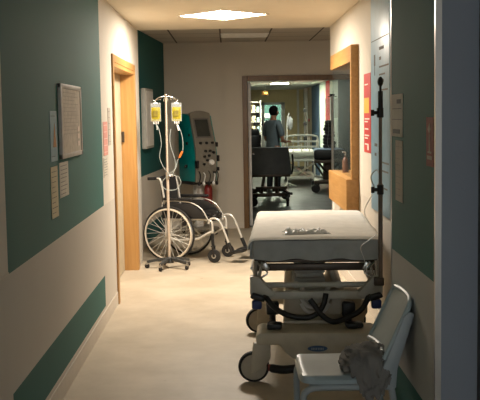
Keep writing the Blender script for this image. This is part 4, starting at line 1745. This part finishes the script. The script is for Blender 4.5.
for s in (-1, 1):
    g = MB()
    x = s * 0.4
    g.tube([(x, 0.2, 0.62), (x, 0.25, 0.98), (x, 0.9, 0.98), (x, 0.95, 0.62)], 0.014, 8)
    for k in range(4):
        g.tube([(x, 0.35 + k * .14, 0.62), (x, 0.35 + k * .14, 0.98)], 0.008, 6)
    g.build('side_rail', m_hb, HB)
for x in (-0.3, 0.3):
    for y in (0.05, 1.85):
        g = MB()
        g.lathe([(0, -0.02), (0.06, -0.02), (0.065, 0), (0.06, 0.02), (0, 0.02)], (x, y, 0.065), 'X', 18)
        g.build('caster', m_rubber, HB)

# grey trolley with pale sheet, right
TR = thing('treatment_trolley', 'black padded trolley with pale blue sheet, seen left of the wooden window', 'trolley', (2.0, 18.9, 0), radians(-5))
g = MB()
g.span((-0.30, 0.0, 0.68), (0.28, 1.3, 0.86), 0.03)
g.build('mattress', m_black, TR)
g = MB()
g.sheet(14, 30, lambda u, v, un: Vector((-0.31 + 0.60 * u, -0.01 + 1.3 * v, 0.872 + 0.012 * noise.noise(Vector((u * 4, v * 9, 2))) - (0.004 if un else 0) - (0.03 if u < .04 else 0))), 1)
g.build('sheet', mat('pale_blue_sheet', srgb(130, 146, 168), 0.85), TR)
g = MB()
g.span((-0.3, 0.02, 0.6), (0.3, 1.66, 0.66), 0.01)
g.tube([(-0.2, 0.1, 0.6), (-0.02, 0.3, 0.4), (0.2, 0.1, 0.6)], 0.022, 8, 4)
g.tube([(-0.28, 0.15, 0.58), (-0.1, 0.5, 0.3)], 0.02, 8)
g.span((-0.12, 0.3, 0.2), (0.12, 0.6, 0.62), 0.02)
g.span((-0.3, 0.1, 0.18), (0.3, 1.5, 0.26), 0.02)
g.build('frame', m_brownsteel, TR)
for x in (-0.27, 0.27):
    for y in (0.12, 1.45):
        g = MB()
        g.lathe([(0, -0.02), (0.085, -0.02), (0.09, 0), (0.085, 0.02), (0, 0.02)], (x, y, 0.09), 'Y', 20)
        g.tube([(x, y, 0.12), (x, y + .03, 0.24)], 0.03, 8)
        g.build('caster', m_rubber, TR)
g = MB()
for k in range(8):
    w_ = 0.25 - 0.012 * k + 0.02 * (k % 2)
    g.box((0.01 * sin(k * 2.1), 0, 0.036 + 0.07 * k), (w_, 0.22 - 0.01 * k, 0.075), Matrix.Rotation(0.05 * sin(k * 1.7), 3, 'Y'), 0.03, 3)
o = g.build('black_bag', m_black)
o.location = (2.06, 19.5, 0.885)
tag(o, 'tall ribbed dark bag standing on the black padded trolley', 'bag')

# white drip stand just beyond the doorway, right
t = thing('drip_stand', 'white drip stand with clear wrapped bag, beside wooden window beyond the doorway', 'drip stand', (1.60, 14.6, 0), 0.2)
g = MB()
g.tube([(0, 0, 0.06), (0, 0, 1.86)], 0.021, 10)
for k in range(4):
    a = pi / 4 + k * pi / 2
    g.tube([(0, 0, 0.1), (0.22 * cos(a), 0.22 * sin(a), 0.06)], 0.013, 8)
g.build('pole', m_white_m, t)
for k in range(4):
    a = pi / 4 + k * pi / 2
    g = MB()
    g.blob((0.22 * cos(a), 0.22 * sin(a), 0.03), (0.03, 0.016, 0.03), 2)
    g.build('caster', m_rubber, t)
g = MB()
g.box((0.0, 0, 1.865), (0.07, 0.04, 0.03), None, 0.008)
g.tube([(-0.07, 0, 1.84), (0.07, 0, 1.84)], 0.006, 8)
g.build('hook_bar', m_black, t)
for dx, lab in ((-0.07, 'clear infusion bag left of the white stand beyond the doorway'), (0.075, 'clear infusion bag right of the white stand beyond the doorway')):
    tb = thing('infusion_bag', lab, 'infusion bag', (1.60 + dx, 14.6 + dx * .2, 1.835))
    g = MB()
    g.sheet(8, 10, lambda u, v, un: Vector(((u - .5) * 0.09, (1 if un else -1) * (0.016 * (1 - (2 * u - 1) ** 2) + 0.001), -0.02 - (0.62 if dx < 0 else 0.5) * v * (0.6))), 1)
    g.build('pouch', m_film, tb)
    g = MB()
    g.tube([(0, 0, 0), (0, 0, -0.03)], 0.003, 6)
    g.tube([(0, 0, -0.35), (0.01, 0, -0.5), (-0.01, 0, -0.7), (-dx * .4, 0, -0.8)], 0.004, 6, 5)
    g.build('tubing', m_tubing, tb)

# clear-bagged drip stand, further away
t = thing('drip_stand', 'thin far drip stand with white plastic bag at its top, by the white bed', 'drip stand', (1.27, 20.6, 0), 0.4)
g = MB()
g.tube([(0, 0, 0.06), (0, 0, 1.35), (0.03, 0, 1.55), (0.06, 0, 1.62)], 0.014, 8)
for k in range(4):
    a = pi / 4 + k * pi / 2
    g.tube([(0, 0, 0.1), (0.2 * cos(a), 0.2 * sin(a), 0.03)], 0.013, 8)
g.build('pole', m_white_m, t)
g = MB()
g.blob((0.08, 0, 1.42), (0.07, 0.05, 0.2), 3, lambda d: (0.85 + 0.25 * noise.noise(d * 3)) * (1.0 - 0.35 * max(0, d.z)))
o = g.build('bag', mat('white_bag', srgb(205, 205, 205), 0.5, alpha=0.8), t)

# dark drip pole against far right wall
t = thing('drip_stand', 'dark slim pole with black clamps near the far right wall, behind white bed', 'drip stand', (1.93, 23.6, 0))
g = MB()
g.tube([(0, 0, 0.06), (0, 0, 1.75)], 0.015, 8)
for k in range(4):
    a = pi / 4 + k * pi / 2
    g.tube([(0, 0, 0.1), (0.2 * cos(a), 0.2 * sin(a), 0.03)], 0.013, 8)
g.build('pole', m_brownsteel, t)
for z in (1.68, 1.35, 0.98):
    g = MB()
    g.box((-0.02, 0, z), (0.09, 0.05, 0.09), None, 0.01)
    g.build('clamp', m_black, t)
g = MB()
g.span((-0.02, -0.03, -0.04), (0.02, 0.03, 0.04), 0.008)
o = g.build('alarm_button', mat('alarm_red', srgb(150, 26, 24), 0.4))
o.location = (2.28, 26.9, 1.42)
tag(o, 'small red alarm button on the far right wall', 'button')
